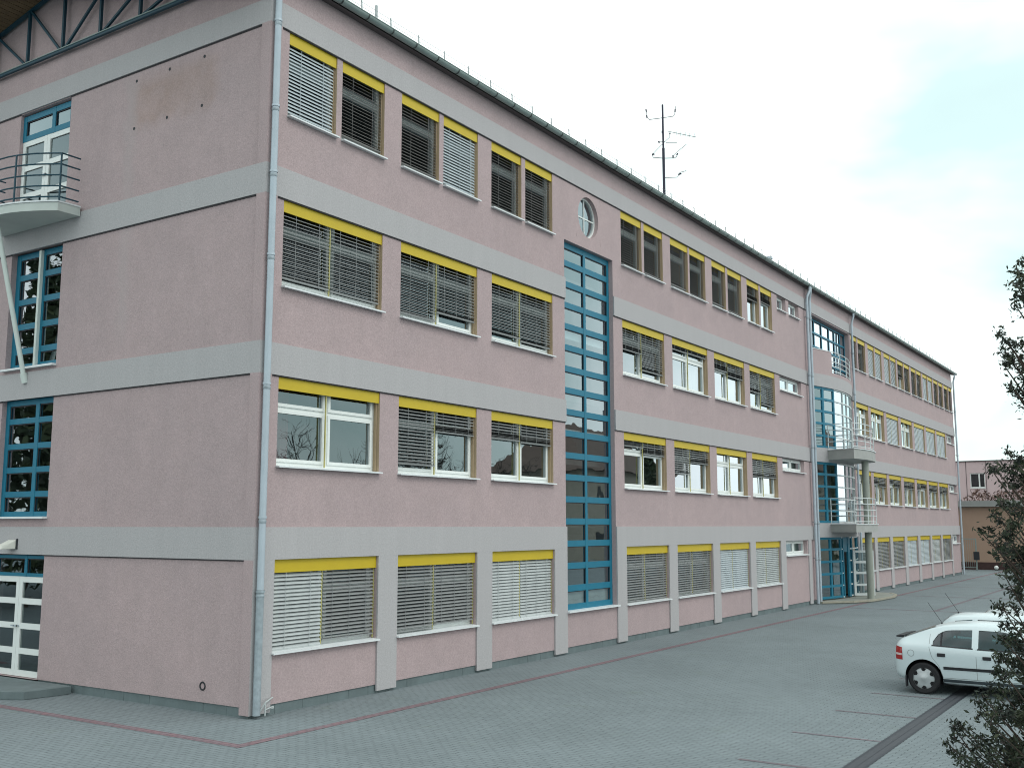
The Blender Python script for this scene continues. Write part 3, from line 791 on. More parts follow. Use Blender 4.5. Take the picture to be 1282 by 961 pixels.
# downpipes
def pipe(pts, r, name='downpipe', m='zinc', rings=(), wall=True):
    mb = MB(); mb.tube(pts, r, 14)
    for z in rings:
        x, y = pts[-1][0], pts[-1][1]; mb.lathe([(r + .012, -.02), (r + .012, .02)], (x, y, z), 'z', 14); mb.mat(1)
        mb.lathe([(r + .005, -.05), (r + .008, -.06), (r + .008, -.09), (r + .005, -.1)], (x, y, z), 'z', 14); mb.box(x - .012, x + .012, y, .02, z - .012, z + .012); mb.mat(0)
    return mb.build(name, [m, 'zinc_old'], B, smooth='auto')
px, py = .10, -.085
pipe([(px, -.205, 13.53), (px, -.2, 13.38), (px, -.12, 13.12), (px, py, 13.0), (px, py, 2.15)], .062, rings=(12.56, 9.65, 8.1, 5.75, 3.4, 10.9))
pipe([(px, py, 2.16), (px, py, .06)], .067, m='zinc_old', rings=(2.13,))
mb = MB(); mb.tube([(px + .06, py - .02, .12), (px + .14, py - .06, .26), (px + .42, py + .06, .30)], .014, 6); mb.tube([(px + .14, py - .06, .26), (px + .14, py - .06, .04)], .014, 6)
mb.tube([(px + .14, py - .06, .14), (px + .42, py + .04, .15)], .012, 6); mb.box(px + .30, px + .42, py + .02, py + .05, .12, .15)
mb.build('pipe_bracket', 'brk', B)
for xx, b in ((31.17, .12), (31.53, -.12)):
    pipe([(xx + b, -.205, 13.53), (xx + b, -.2, 13.38), (xx, -.12, 13.1), (xx, -.10, 12.95), (xx, -.10, .02)], .062, rings=(12.2, 9.7, 6.6, 3.4, 1.9))
pipe([(38.1, -.205, 13.53), (38.1, -.2, 13.38), (38.1, -.12, 13.1), (38.1, -.10, 12.95), (38.1, -.10, .02)], .055, rings=(11.6, 9.6, 6.0, 3.4))
pipe([(63.0, -.205, 13.53), (63.0, -.2, 13.38), (63.0, -.12, 13.1), (63.0, -.10, 12.95), (63.0, -.10, .02)], .06, rings=(11, 8, 5, 2.5))

# ------------------------------------------------------------------ entrance bay
SAG = .5; HC = (BAY1 - BAY0) / 2; RB = (HC * HC + SAG * SAG) / (2 * SAG); BXC = (BAY0 + BAY1) / 2
def ay(x): return -(math.sqrt(max(0, RB * RB - (x - BXC) ** 2)) - (RB - SAG))
def arc_strip(mb, xa, xb, z0, z1, d0=0.0, th=.14, n=16):
    xs = arc_pts(xa, xb, n)
    f = [(x, ay(x) + d0) for x in xs]; bk = [(x, ay(x) + d0 + th) for x in xs]
    poly = f + bk[::-1]; m = len(xs)
    vs = [(p[0], p[1], z0) for p in f] + [(p[0], p[1], z1) for p in f] + [(p[0], p[1], z0) for p in bk] + [(p[0], p[1], z1) for p in bk]
    fs = []
    for i in range(m - 1):
        fs += [(i, i + 1, m + i + 1, m + i), (2 * m + i, 3 * m + i, 3 * m + i + 1, 2 * m + i + 1), (m + i, m + i + 1, 3 * m + i + 1, 3 * m + i), (i, 2 * m + i, 2 * m + i + 1, i + 1)]
    fs += [(0, m, 3 * m, 2 * m), (m - 1, 3 * m - 1, 4 * m - 1, 2 * m - 1)]
    mb.add(vs, fs)
mb = MB(); mb.mat(1)
arc_strip(mb, BAY0, BAY1, 9.28, 9.84)
mb.mat(0)
arc_strip(mb, BAY0, BAY1, 9.84, 10.0); arc_strip(mb, BAY0, 33.45, 10.0, 10.92)
mb.mat(1); arc_strip(mb, BAY0, BAY1, 5.98, 6.60); arc_strip(mb, BAY0, BAY1, 2.75, 3.36)
mb.mat(0); xs = arc_pts(BAY0, BAY1, 16)
mb.prism([(x, ay(x) + .13) for x in xs] + [(BAY1, .9), (BAY0, .9)], 9.93, 9.99)
mb.prism([(x, ay(x) + .13) for x in xs] + [(BAY1, .4), (BAY0, .4)], 9.30, 9.36)
mb.mat(0)
for x in (BAY0, BAY1):
    mb.quad((x, .345, 9.9), (x, .9, 9.9), (x, .9, 12.49), (x, .345, 12.49))
mb.quad((BAY0, .345, 12.488), (BAY1, .345, 12.488), (BAY1, .9, 12.488), (BAY0, .9, 12.488))
bay = mb.build('entrance_bay', ['pink', 'grey'], B)
cp = MB(); arc_strip(cp, BAY0, 33.47, 10.92, 10.95, -.02, .18); cp.build('parapet_coping', 'sill', bay)
def bay_glaze(z0, z1, xs, wid, rows, name, skip=()):
    mb = MB(); pm = MB()
    cols = xs
    for i, x in enumerate(cols):
        w = wid[i]; y = ay(x); dx = w / 2
        a, b = max(BAY0, x - dx), min(BAY1, x + dx)
        mb.mat(0 if w > .06 else 1)
        mb.add([(a, ay(a) + .05, z0), (b, ay(b) + .05, z0), (b, ay(b) + .13, z0), (a, ay(a) + .13, z0), (a, ay(a) + .05, z1), (b, ay(b) + .05, z1), (b, ay(b) + .13, z1), (a, ay(a) + .13, z1)],
               [(0, 3, 2, 1), (4, 5, 6, 7), (0, 1, 5, 4), (1, 2, 6, 5), (2, 3, 7, 6), (3, 0, 4, 7)])
    zr = [z0 + (z1 - z0) * k / rows for k in range(rows + 1)]
    for i in range(len(cols) - 1):
        a, b = cols[i], cols[i + 1]; h = .10 if i < 2 else .05
        mb.mat(0 if i < 2 else 1)
        if i in skip: continue
        for k, z in enumerate(zr):
            c = z if k == 0 else (z - h if k == rows else z - h / 2)
            arc_strip(mb, a + .02, b - .02, c, c + h, .055, .07, 3)
        aa, bb = (a, ay(a) + .09), (b, ay(b) + .09)
        pm.quad((aa[0], aa[1], z0), (bb[0], bb[1], z0), (bb[0], bb[1], z1), (aa[0], aa[1], z1))
    w = mb.build(name, ['blue', 'rail'], bay); pm.build('pane', 'glass', w, recalc=False); return w
XS = [31.72, 32.6, 33.62, 34.8, 35.5, 36.5, 37.3, 37.95]; WD = [.14, .14, .12, .05, .05, .05, .05, .05]
bay_glaze(6.60, 9.28, XS, WD, 5, 'bay_window'); bay_glaze(3.36, 5.98, XS, WD, 5, 'bay_window')
bay_glaze(.15, 2.75, [31.72, 32.75, 33.75, 34.0, 34.75, 35.3, 36.5, 37.95], [.14, .12, .14, .12, .3, .14, .1, .1], 5, 'entrance_glazing', skip=(3,))
mb = MB(); mb.box(33.95, 34.8, -.42, -.30, 2.1, 2.74); mb.build('door_header', 'blue', bay)
# white door leaf standing open, hinged at x 35.2
mb = MB(); pm = MB()
hx, hy = 35.2, -.50; L_ = .95; dxn, dyn = math.cos(R(-52)), math.sin(R(-52))
def dl(s, t, z): return (hx + dxn * s - dyn * t, hy + dyn * s + dxn * t, z)
def dbox(s0, s1, z0, z1): mb.add([dl(s0, 0, z0), dl(s1, 0, z0), dl(s1, .05, z0), dl(s0, .05, z0), dl(s0, 0, z1), dl(s1, 0, z1), dl(s1, .05, z1), dl(s0, .05, z1)], [(0, 3, 2, 1), (4, 5, 6, 7), (0, 1, 5, 4), (1, 2, 6, 5), (2, 3, 7, 6), (3, 0, 4, 7)])
dbox(0, .1, .16, 2.15); dbox(L_ - .1, L_, .16, 2.15)
for z in (.16, .58, 1.10, 1.58, 2.05): dbox(.1, L_ - .1, z, z + .1)
dw = mb.build('entrance_door', 'rail', bay); pm.quad(dl(.05, .025, .2), dl(L_ - .05, .025, .2), dl(L_ - .05, .025, 2.1), dl(.05, .025, 2.1)); pm.build('pane', 'glass_dark', dw, recalc=False)
# glazing set back behind the roof terrace
grid_window(WL, BAY0, BAY1, 10.02, 12.46, [32.3, 33.2, 34.3, 35.45, 36.3, 37.2], [10.62, 11.22, 11.84], 'terrace_glazing', d=.25, mw=.08, rh=.08, parent=bay, sill=False)
rb = MB(); xs = arc_pts(33.5, 37.9, 10)
for z in (10.1, 10.32, 10.54, 10.76, 10.98): rb.tube([(x, ay(x) + .06, z) for x in xs], .02, 6)
for x in (33.5, 34.6, 35.7, 36.8, 37.85): rb.tube([(x, ay(x) + .06, 10.0), (x, ay(x) + .06, 10.98)], .022, 6)
rb.build('terrace_railing', 'rail', bay, smooth='auto')
# two balconies, carried by one column
def bay_balcony(z0, z1, xa, xb):
    yA = -1.55
    poly = [(32.75, ay(32.75) + .02), (xa, yA)] + [(xa + (xb - xa) * i / 8, yA - .22 * math.sin(math.pi * i / 8)) for i in range(1, 8)] + [(xb, yA), (36.6, ay(36.6) + .02)]
    mb = MB(); mb.prism(poly, z0, z1); mb.mat(1)
    mb.prism([(p[0] + (-.03 if p[0] < 33.5 else .03), p[1] - (.03 if p[1] < -1 else 0)) for p in poly], z1 + .002, z1 + .035)
    o = mb.build('front_balcony', ['concrete', 'sill'], bay)
    rb = MB(); ring = [(p[0] + (.05 if p[0] < 33.5 else -.05), p[1] + (.05 if p[1] < -1 else -.03)) for p in poly]
    for k in range(5):
        z = z1 + .12 + k * .25; rb.tube([(x, y, z) for x, y in ring], .018, 6)
    for i in (0, 1, 4, 6, 9, 10): rb.tube([(ring[i][0], ring[i][1], z1), (ring[i][0], ring[i][1], z1 + 1.12)], .02, 6)
    rb.build('railing', 'rail', o, smooth='auto')
bay_balcony(6.08, 6.50, 32.2, 35.7); bay_balcony(2.97, 3.30, 32.05, 35.6)
mb = MB(); mb.tube([(34.45, -1.40, .1), (34.45, -1.40, 2.97)], .15, 18); mb.tube([(34.45, -1.40, 3.335), (34.45, -1.40, 6.08)], .15, 18); mb.build('column', 'column', bay, smooth='auto')
# entrance ledge with a worn kerb
poly = [(31.3, -.02), (31.3, -.2), (32.4, -1.15), (33.4, -1.6), (34.2, -1.72), (34.9, -1.75), (36.6, -1.84), (38.0, -1.6), (39.0, -1.1), (39.2, -.02)]
mb = MB(); mb.prism(poly, 0, .10); mb.mat(1)
for a, b in zip(poly[1:-2], poly[2:-1]): mb.bar((a[0], a[1], .075), (b[0], b[1], .075), .12, .07)
mb.build('entrance_ledge', ['ledge', 'kerb'], B)

# ------------------------------------------------------------------ aerial on the roof, floodlight
AX, AY = 22.46, 2.5
zb = zroof(AY)
ant = empty('roof_antenna', (AX, AY, zb), 'tall dark antenna mast with several small aerial arms standing on the roof', 'antenna')
# arms lie in the plane facing the camera roughly (perpendicular to the view): their own direction in plan
vx, vy = .42, -.91
def ap(s, z, t=0): return (vx * s + .91 * t, vy * s + .42 * t, z - zb)
mb = MB(); mb.tube([(0, 0, 0), (0, 0, 17.6 - zb)], .055, 8); mb.tube([(0, 0, 17.5 - zb), (0, 0, 19.35 - zb)], .04, 8); mb.build('mast', 'steel', ant, smooth='auto')
def arm(pts, tips, name='aerial_arm', r=.018):
    mb = MB(); mb.tube(pts, r, 6)
    mb.mat(1)
    for a, b in tips: mb.tube([a, b], .03, 6)
    mb.build(name, ['thin', 'steel'], ant)
arm([ap(-.62, 19.1), ap(-.60, 18.9), ap(-.52, 18.78), ap(0, 18.82), ap(.40, 18.86), ap(.46, 18.95), ap(.50, 19.25)], [(ap(-.62, 19.1), ap(-.635, 19.2)), (ap(-.60, 18.86), ap(-.61, 18.96)), (ap(.47, 19.02), ap(.48, 19.14))])
arm([ap(-.42, 17.35), ap(-.40, 17.26), ap(0, 17.2), ap(.42, 17.19), ap(.5, 17.25), ap(.52, 17.33)], [(ap(-.44, 17.38), ap(-.34, 17.38)), (ap(.36, 17.2), ap(.36, 17.3)), (ap(.5, 17.3), ap(.54, 17.36))])
arm([ap(-.42, 17.38), ap(0, 17.8), ap(.24, 18.02), ap(.26, 18.2)], [(ap(0, 17.84), ap(.0, 17.74)), (ap(.26, 18.15), ap(.26, 18.2)), (ap(-.14, 17.84), ap(-.12, 17.84))], r=.012)
arm([ap(.36, 17.28), ap(.62, 17.58, .2), ap(.88, 17.82, .3)], [], r=.014)
arm([ap(.16, 18.2, -.2), ap(.6, 18.15), ap(1.25, 18.05, .2)], [], r=.013)
arm([ap(0, 16.42), ap(.48, 16.42), ap(.56, 16.5), ap(.6, 16.6), ap(.85, 16.66)], [(ap(.54, 16.52), ap(.66, 16.56))], r=.014)
arm([ap(.1, 17.82), ap(.52, 17.8)], [], r=.012)
arm([ap(-.16, 17.86), ap(.08, 17.86)], [(ap(-.2, 17.86), ap(-.14, 17.86))], r=.012)
arm([ap(0, 18.14), ap(-.02, 18.3)], [(ap(-.03, 18.2), ap(-.03, 18.3))], r=.02)
for k in range(5): arm([ap(.5 + .17 * k, 18.17 - .023 * k, .03 * k - .22), ap(.5 + .17 * k, 18.17 - .023 * k, .03 * k + .22)], [], 'aerial_rod', r=.007)

fl = empty('wall_floodlight', (0, 7.3, 2.86), 'small pale floodlight fixed to the grey band above the glazed white door', 'lamp')
mb = MB(); mb.add([(-.02, -.15, -.09), (-.02, .12, -.09), (-.02, .12, .1), (-.02, -.15, .1), (-.30, -.06, -.10), (-.30, .14, -.10), (-.26, .13, -.02), (-.26, -.05, -.02)],
                  [(0, 1, 2, 3), (4, 7, 6, 5), (0, 4, 5, 1), (1, 5, 6, 2), (2, 6, 7, 3), (3, 7, 4, 0)]); mb.build('housing', 'lampw', fl, bevel=.01)
mb = MB(); mb.box(-.02, .0, -.19, -.15, -.1, .12); mb.build('bracket', 'dark', fl)

# ------------------------------------------------------------------ far annex
AN = empty('annex_building', (72, -8, 0), 'distant flat-roofed annex, orange lower wall and pink upper storey beyond the courtyard', 'building')
def anp(mb, x0, x1, y0, y1, z0, z1): mb.box(x0 - 72, x1 - 72, y0 + 8, y1 + 8, z0, z1)
mb = MB(); anp(mb, 72, 84, -13, 12, .55, 4.62); mb.build('lower_wall', 'orange', AN)
mb = MB(); anp(mb, 71.96, 84, -13, 12, -.05, .55); mb.build('plinth', 'brick', AN)
mb = MB(); anp(mb, 71.6, 76.5, -13, 12.2, 4.64, 5.08); mb.build('eave_band', 'eave', AN)
UX = 76; k_ = (UX + 12.74) / 84.74
wy1, wy0 = -13.77 + (0.73 + 13.77) * k_, -13.77 + (-.32 + 13.77) * k_
wz1, wz0 = 3.26 + (7.16 - 3.26) * k_, 3.26 + (6.05 - 3.26) * k_
ztop = 3.26 + (8.02 - 3.26) * k_
mb = wall_mesh(type('F', (), {'__call__': lambda s, u, d, z: (UX - 72 + d, u + 8, z)})(), -13, 12, 4.6, ztop, [(wy0, wy1, wz0, wz1)], 0, .3)
mb.box(4.55, 11, -5, 20, 4.65, ztop - .02)
mb.build('upper_wall', 'dpink', AN)
mb = MB(); anp(mb, UX - .08, UX + .35, -13, 12, ztop, ztop + .08); mb.build('roof_edge', 'soffit_dark', AN)
mb = MB()
for y in (wy1 + .25, wy0 - .1): mb.box(UX - 72 - .02, UX - 72 + .0, y + 8, y + 8.03, 5.1, ztop)
mb.build('wall_joint', 'joint', AN)
mb = MB(); y0_, y1_ = wy0 + 8, wy1 + 8; X_ = UX - 72
for a, b, c, d in ((y0_, y0_ + .07, wz0, wz1), (y1_ - .07, y1_, wz0, wz1), (y0_ + .07, y1_ - .07, wz0, wz0 + .08), (y0_ + .07, y1_ - .07, wz1 - .07, wz1), (y0_ + .38, y0_ + .48, wz0 + .08, wz1 - .07)): mb.box(X_ + .05, X_ + .12, a, b, c, d)
w = mb.build('window', 'white', AN); mb = MB(); mb.quad((X_ + .09, y0_, wz0), (X_ + .09, y1_, wz0), (X_ + .09, y1_, wz1), (X_ + .09, y0_, wz1)); mb.build('pane', 'glass_dark', w, recalc=False)
mb = MB(); mb.box(X_ - .06, X_ + .1, y0_ - .03, y1_ + .03, wz0 - .05, wz0); mb.build('window_sill', 'white', w)
mb = MB(); mb.quad((X_ + .4, y0_ - .5, wz0 - .5), (X_ + .4, y1_ + .5, wz0 - .5), (X_ + .4, y1_ + .5, wz1 + .4), (X_ + .4, y0_ - .5, wz1 + .4)); mb.build('curtain', 'sillgrey', w)

gt_ = empty('metal_gate', (70.5, .3, 0), 'thin grey metal gate frame in front of the orange wall, dark box on its post', 'gate')
mb = MB(); mb.bar((0, .05, 0), (0, .05, 2.32), .09); mb.build('post', 'gutter', gt_)
mb = MB(); mb.bar((0, 1.3, 2.28), (0, .05, 2.28), .06); mb.bar((0, 1.3, 0), (0, 1.3, 2.3), .06); mb.bar((0, 1.3, .2), (0, .05, .2), .05)
for i in range(1, 9): mb.bar((0, .05 + i * .14, .2), (0, .05 + i * .14, 2.26), .018)
mb.build('gate_leaf', 'gutter', gt_)
mb = MB(); mb.box(-.18, -.05, -.18, .22, .75, 1.35); mb.build('letter_box', 'dark', gt_, bevel=.02)
ba = MB()
ba.lathe([(.0, -.16), (.08, -.14), (.14, -.07), (.16, 0), (.14, .08), (.08, .14), (.0, .16)], (71.3, -.83, .19), 'z', 16)
ba.mat(1); ba.lathe([(.0, -.19), (.1, -.19), (.1, -.13), (0, -.13)], (71.3, -.83, .19), 'z', 12)
tag(ba.build('garden_globe', ['white', 'dark'], None, smooth='auto'), 'small white globe standing at the foot of the orange wall', 'globe light')

# ------------------------------------------------------------------ foliage helpers
def leaves(centers, size, name, material, parent=None, elong=1.6, tones=None, tilt=None):
    """one mesh of small leaf quads; centers (n,3)"""
    n = len(centers); c = np.asarray(centers, float)
    a = rng.normal(size=(n, 3)); a /= np.linalg.norm(a, axis=1)[:, None]
    b = rng.normal(size=(n, 3)); b -= (b * a).sum(1)[:, None] * a; b /= np.linalg.norm(b, axis=1)[:, None]
    s = size * rng.uniform(.45, 1.6, n)[:, None]
    a = a * s * elong; b = b * s * .55
    v = np.stack([c - a, c + b, c + a, c - b], 1).reshape(-1, 3)
    f = np.arange(4 * n).reshape(n, 4)
    me = bpy.data.meshes.new(name); me.from_pydata(v.tolist(), [], f.tolist()); me.materials.append(M[material])
    t = rng.uniform(0, 1, n) if tones is None else np.asarray(tones)
    at = me.attributes.new('tone', 'FLOAT', 'FACE'); at.data.foreach_set('value', t.astype(np.float32))
    o = bpy.data.objects.new(name, me); COL.objects.link(o)
    if parent is not None: o.parent = parent
    return o

# russet hedge growing on the flat roof edge of the annex
hb = []
for y in np.arange(-8, 1.4, .09):
    h = .85 + .35 * math.sin(y * 1.7) + .2 * math.sin(y * 4.1)
    if y > -.2: h *= max(.35, 1 - (y + .2) * .45)
    m = int(16 * h)
    hb += [(73.2 + random.gauss(0, .28), y + random.gauss(0, .12), 5.09 + h * random.random() ** .8) for _ in range(m)]
hg = empty('russet_hedge', (73.2, -4, 5.08), 'loose reddish-brown hedge growing along the grey roof edge of the annex', 'hedge')
hbn = np.array(hb) - np.array([73.2, -4, 5.08])
leaves(hbn, .075, 'foliage', 'leaf_brown', hg)
mb = MB()
for i in range(60):
    y = random.uniform(-6, 5.2); mb.tube([(0, y, 0), (random.gauss(0, .15), y + random.gauss(0, .15), random.uniform(.4, .9))], .012, 4)
mb.build('stem', 'twig', hg)

# ------------------------------------------------------------------ cars
def car(name, loc, label, spec, paint, group=None, detail=True):
    root = empty(name, loc, label, 'car', group); root.rotation_euler = (0, 0, R(-90))
    st = spec['st']; rows = []
    for (x, zb, zbelt, zt, w, wr) in st:
        bl = min(zbelt, zt - .05)
        mid = .5 * (zb + bl)
        half = [(0, zb), (.7 * w, zb), (.90 * w, zb + .02), (.945 * w, zb + .10), (.978 * w, mid - .04), (w, bl - .19), (w * .992, bl - .075), (.945 * w, bl),
                (wr + .035, zt - min(.075, (zt - bl) * .45)), (wr - .04, zt - .018), (.55 * wr, zt), (0, zt + .006)]
        ring = [(x, -y, z) for y, z in half] + [(x, y, z) for y, z in half[-2:0:-1]]
        rows.append(ring)
    bm = bmesh.new(); vr = [[bm.verts.new(p) for p in r] for r in rows]; m = len(rows[0])
    for i in range(len(rows) - 1):
        for k in range(m): bm.faces.new((vr[i][k], vr[i][(k + 1) % m], vr[i + 1][(k + 1) % m], vr[i + 1][k]))
    bm.faces.new(vr[0]); bm.faces.new(vr[-1][::-1])
    bmesh.ops.recalc_face_normals(bm, faces=bm.faces)
    me = bpy.data.meshes.new('body'); bm.to_mesh(me); bm.free()
    me.materials.append(M[paint]); me.materials.append(M['cavity']); me.materials.append(M['cabin'])
    body = bpy.data.objects.new('body', me); COL.objects.link(body)
    md = body.modifiers.new('s', 'SUBSURF'); md.levels = 2; md.render_levels = 2
    dg = bpy.context.evaluated_depsgraph_get(); dg.update()
    m2 = bpy.data.meshes.new_from_object(body.evaluated_get(dg)); body.modifiers.clear(); body.data = m2
    bv = BVHTree.FromPolygons([v.co.copy() for v in m2.vertices], [p.vertices[:] for p in m2.polygons])
    def side(x, z, s, off=.004):
        h = bv.ray_cast(Vector((x, s * 3, z)), Vector((0, -s, 0)))
        y = h[0].y if h[0] is not None else s * .8
        return (x, y + s * off, z)
    # cutters: wheel arches and the window openings right through the cabin
    cutters = []
    def cutter(mb, mi):
        o = mb.build('cut', ['cavity', 'cavity', 'cabin'][mi]); cutters.append(o)
    for x in spec['wheels']:
        for s in (-1, 1):
            mb = MB(); mb.lathe([(.0, .45), (spec['arch'], .45), (spec['arch'], 1.1), (0, 1.1)] if s > 0 else [(.0, -1.1), (spec['arch'], -1.1), (spec['arch'], -.45), (0, -.45)], (x, 0, spec['wr'] + .01), 'y', 36); cutter(mb, 1)
    def outline(win, n=8):
        x0, x1, ft, fb = win; xs = arc_pts(x0, x1, n)
        return [(x, fb(x)) for x in xs] + [(x, ft(x)) for x in reversed(xs)]
    for win in spec['wins']:
        pts = outline(win); mb = MB(); n_ = len(pts)
        mb.add([(p[0], -1.2, p[1]) for p in pts] + [(p[0], 1.2, p[1]) for p in pts], [tuple(range(n_)), tuple(range(2 * n_ - 1, n_ - 1, -1))] + [(i, n_ + i, n_ + (i + 1) % n_, (i + 1) % n_) for i in range(n_)]); cutter(mb, 2)
    for c in cutters:
        md = body.modifiers.new('b', 'BOOLEAN'); md.operation = 'DIFFERENCE'; md.object = c; md.solver = 'EXACT'; md.material_mode = 'TRANSFER'
    dg = bpy.context.evaluated_depsgraph_get(); dg.update()
    m3 = bpy.data.meshes.new_from_object(body.evaluated_get(dg)); body.modifiers.clear(); body.data = m3
    for c in cutters: cm = c.data; bpy.data.objects.remove(c); bpy.data.meshes.remove(cm)
    m3.polygons.foreach_set('use_smooth', [True] * len(m3.polygons)); m3.set_sharp_from_angle(angle=R(35))
    body.parent = root; m3.name = 'body'
    def panel(x0, x1, ft, fb, s, off, n=10, mrow=5):
        mb = MB(); xs = arc_pts(x0, x1, n)
        vs = []
        for x in xs:
            for j in range(mrow + 1): vs.append(side(x, fb(x) + (ft(x) - fb(x)) * j / mrow, s, off))
        mb.add(vs, [(i * (mrow + 1) + j, (i + 1) * (mrow + 1) + j, (i + 1) * (mrow + 1) + j + 1, i * (mrow + 1) + j + 1) for i in range(n) for j in range(mrow)]); return mb
    def part(nm, m_, x0, x1, ft, fb, off=.004, sides=(-1, 1), n=10, mrow=3):
        o = None
        for s in sides: o = panel(x0, x1, ft, fb, s, off, n, mrow).build(nm, m_, root, smooth=True, recalc=False)
        return o
    K = lambda v: (lambda x: v)
    for win in spec['wins']:
        part('side_window', 'carglass', *win, off=-.012)
        # dark rubber seal along the lower edge
        x0, x1, ft, fb = win; part('window_seal', 'trim', x0 - .02, x1 + .02, lambda x, f=fb: f(x) + .004, lambda x, f=fb: f(x) - .018, off=.005)
    if detail:
        for x0, x1, z0, z1 in spec['handles']: 
            for s in (-1, 1):
                mb = MB(); p = [side(x0, z0, s, .0), side(x1, z0, s, 0), side(x1, z1, s, 0), side(x0, z1, s, 0)]; q = [(a[0], a[1] + s * .022, a[2]) for a in p]
                mb.add(p + q, [(0, 1, 2, 3), (7, 6, 5, 4), (0, 4, 5, 1), (1, 5, 6, 2), (2, 6, 7, 3), (3, 7, 4, 0)]); mb.build('door_handle', 'trim', root, bevel=.01)
        for pts in spec['gaps']:
            for s in (-1, 1):
                mb = MB()
                for (xa, za), (xb, zb2) in zip(pts, pts[1:]):
                    m_ = 4
                    for i in range(m_):
                        t0, t1 = i / m_, (i + 1) / m_; A_ = (xa + (xb - xa) * t0, za + (zb2 - za) * t0); B_ = (xa + (xb - xa) * t1, za + (zb2 - za) * t1)
                        w_ = .004; hor = abs(xb - xa) > abs(zb2 - za)
                        da = (0, w_) if hor else (w_, 0)
                        mb.quad(side(A_[0] - da[0], A_[1] - da[1], s, .002), side(B_[0] - da[0], B_[1] - da[1], s, .002), side(B_[0] + da[0], B_[1] + da[1], s, .002), side(A_[0] + da[0], A_[1] + da[1], s, .002))
                mb.build('door_gap', 'gap', root, recalc=False)
        x0, x1, zt_, zb_ = spec['trim']; part('trim_strip', 'trim', x0, x1, K(zt_), K(zb_), off=.012, n=14, mrow=1)
    x0, x1 = spec['wheels'][0] + spec['arch'] + .0, spec['wheels'][1] - spec['arch']
    part('sill_panel', 'sillgrey', x0, x1, K(spec['sill'][1]), K(spec['sill'][0]), off=.006, n=14, mrow=2)
    part('tail_light', 'taillight', *spec['tail'], off=.006, n=6, mrow=6)
    t0 = spec['tail']; part('reverse_light', 'reverse', t0[0] + .005, t0[1] - .01, lambda x: t0[3](x) + .125, lambda x: t0[3](x) + .085, off=.009, n=4, mrow=1)
    if detail:
        mb = MB(); fx, fz, fr_ = spec['fuel']; n_ = 24
        vs = []
        for i in range(n_):
            a = 2 * math.pi * i / n_
            for r_ in (fr_, fr_ - .009): vs.append(side(fx + r_ * math.cos(a), fz + r_ * math.sin(a), -1, .002))
        mb.add(vs, [(2 * i, (2 * i + 2) % (2 * n_), (2 * i + 3) % (2 * n_), 2 * i + 1) for i in range(n_)]); mb.build('fuel_flap', 'gap', root, recalc=False)
    if detail:
        part('window_divider', 'trim', .895, .925, lambda x: spec['wins'][0][2](x), lambda x: spec['wins'][0][3](x), off=.001, n=2, mrow=4)
    # seats seen through the glass
    for xx in spec['seats']:
        for s in (-.37, .37):
            mb = MB(); mb.box(xx - .06, xx + .06, s - .13, s + .13, spec['belt'] + .12, spec['belt'] + .32); mb.build('headrest', 'cloth', root, bevel=.04)
    for x in spec['wheels']:
        for s in (-1, 1):
            yc = s * (spec['hw'] - .11); wr_ = spec['wr']
            mb = MB(); mb.lathe([(wr_ - .1, -.095), (wr_ - .03, -.10), (wr_ - .004, -.075), (wr_, -.03), (wr_, .03), (wr_ - .004, .075), (wr_ - .03, .10), (wr_ - .1, .095)], (x, yc, wr_), 'y', 40)
            wh = mb.build('wheel', 'rubber', root, smooth='auto')
            mb = MB(); e = s
            mb.lathe([(.0, .085 * e), (.05, .085 * e), (.065, .078 * e), (.13, .082 * e), (wr_ - .095, .07 * e), (wr_ - .085, .085 * e), (wr_ - .08, .05 * e)], (x, yc, wr_), 'y', 40); hc = mb.build('hubcap', 'hub', wh, smooth='auto')
            mb = MB()
            for k in range(6):
                a = 2 * math.pi * (k + .5) / 6; r0, r1 = .145, wr_ - .10
                def hp(r, da): return (x + r * math.cos(a + da), yc + .0865 * e, wr_ + r * math.sin(a + da))
                mb.add([hp(r0 - .005, -.13), hp(r0 - .005, .13), hp(r1 - .008, .27), hp(r1 + .002, 0), hp(r1 - .008, -.27)], [(0, 1, 2, 3, 4)])
            mb.build('hubcap_slot', 'cavity', wh, recalc=False)
    if spec.get('flap'):
        x, = spec['flap']
        for s in (-1, 1): mb = MB(); mb.box(x, x + .02, s * .80 - .11, s * .80 + .04, .13, .34); mb.build('mud_flap', 'trim', root)
    if spec.get('spoiler'):
        mb = MB(); a, b, z_ = spec['spoiler']; mb.add([(a, -.42, z_), (a, .42, z_), (b, .52, z_ + .0), (b, -.52, z_ + .0), (a, -.42, z_ + .025), (a, .42, z_ + .025), (b, .52, z_ + .05), (b, -.52, z_ + .05)], [(0, 3, 2, 1), (4, 5, 6, 7), (0, 1, 5, 4), (1, 2, 6, 5), (2, 3, 7, 6), (3, 0, 4, 7)]); mb.build('rear_spoiler', 'trim', root)
    # rear window, laid on the body from behind
    rw = spec['rearwin']; mb = MB(); vs = []
    for i in range(7):
        for j in range(9):
            z = rw[0] + (rw[1] - rw[0]) * i / 6; hw_ = rw[2] + (rw[3] - rw[2]) * i / 6; y = -hw_ + 2 * hw_ * j / 8
            h = bv.ray_cast(Vector((-3, y, z)), Vector((1, 0, 0))); p = h[0] if h[0] is not None else Vector((.3, y, z)); vs.append((p.x - .006, y, z + .002))
    mb.add(vs, [(i * 9 + j, i * 9 + j + 1, (i + 1) * 9 + j + 1, (i + 1) * 9 + j) for i in range(6) for j in range(8)]); mb.build('rear_window', 'dark_glass_car', root, smooth=True, recalc=False)
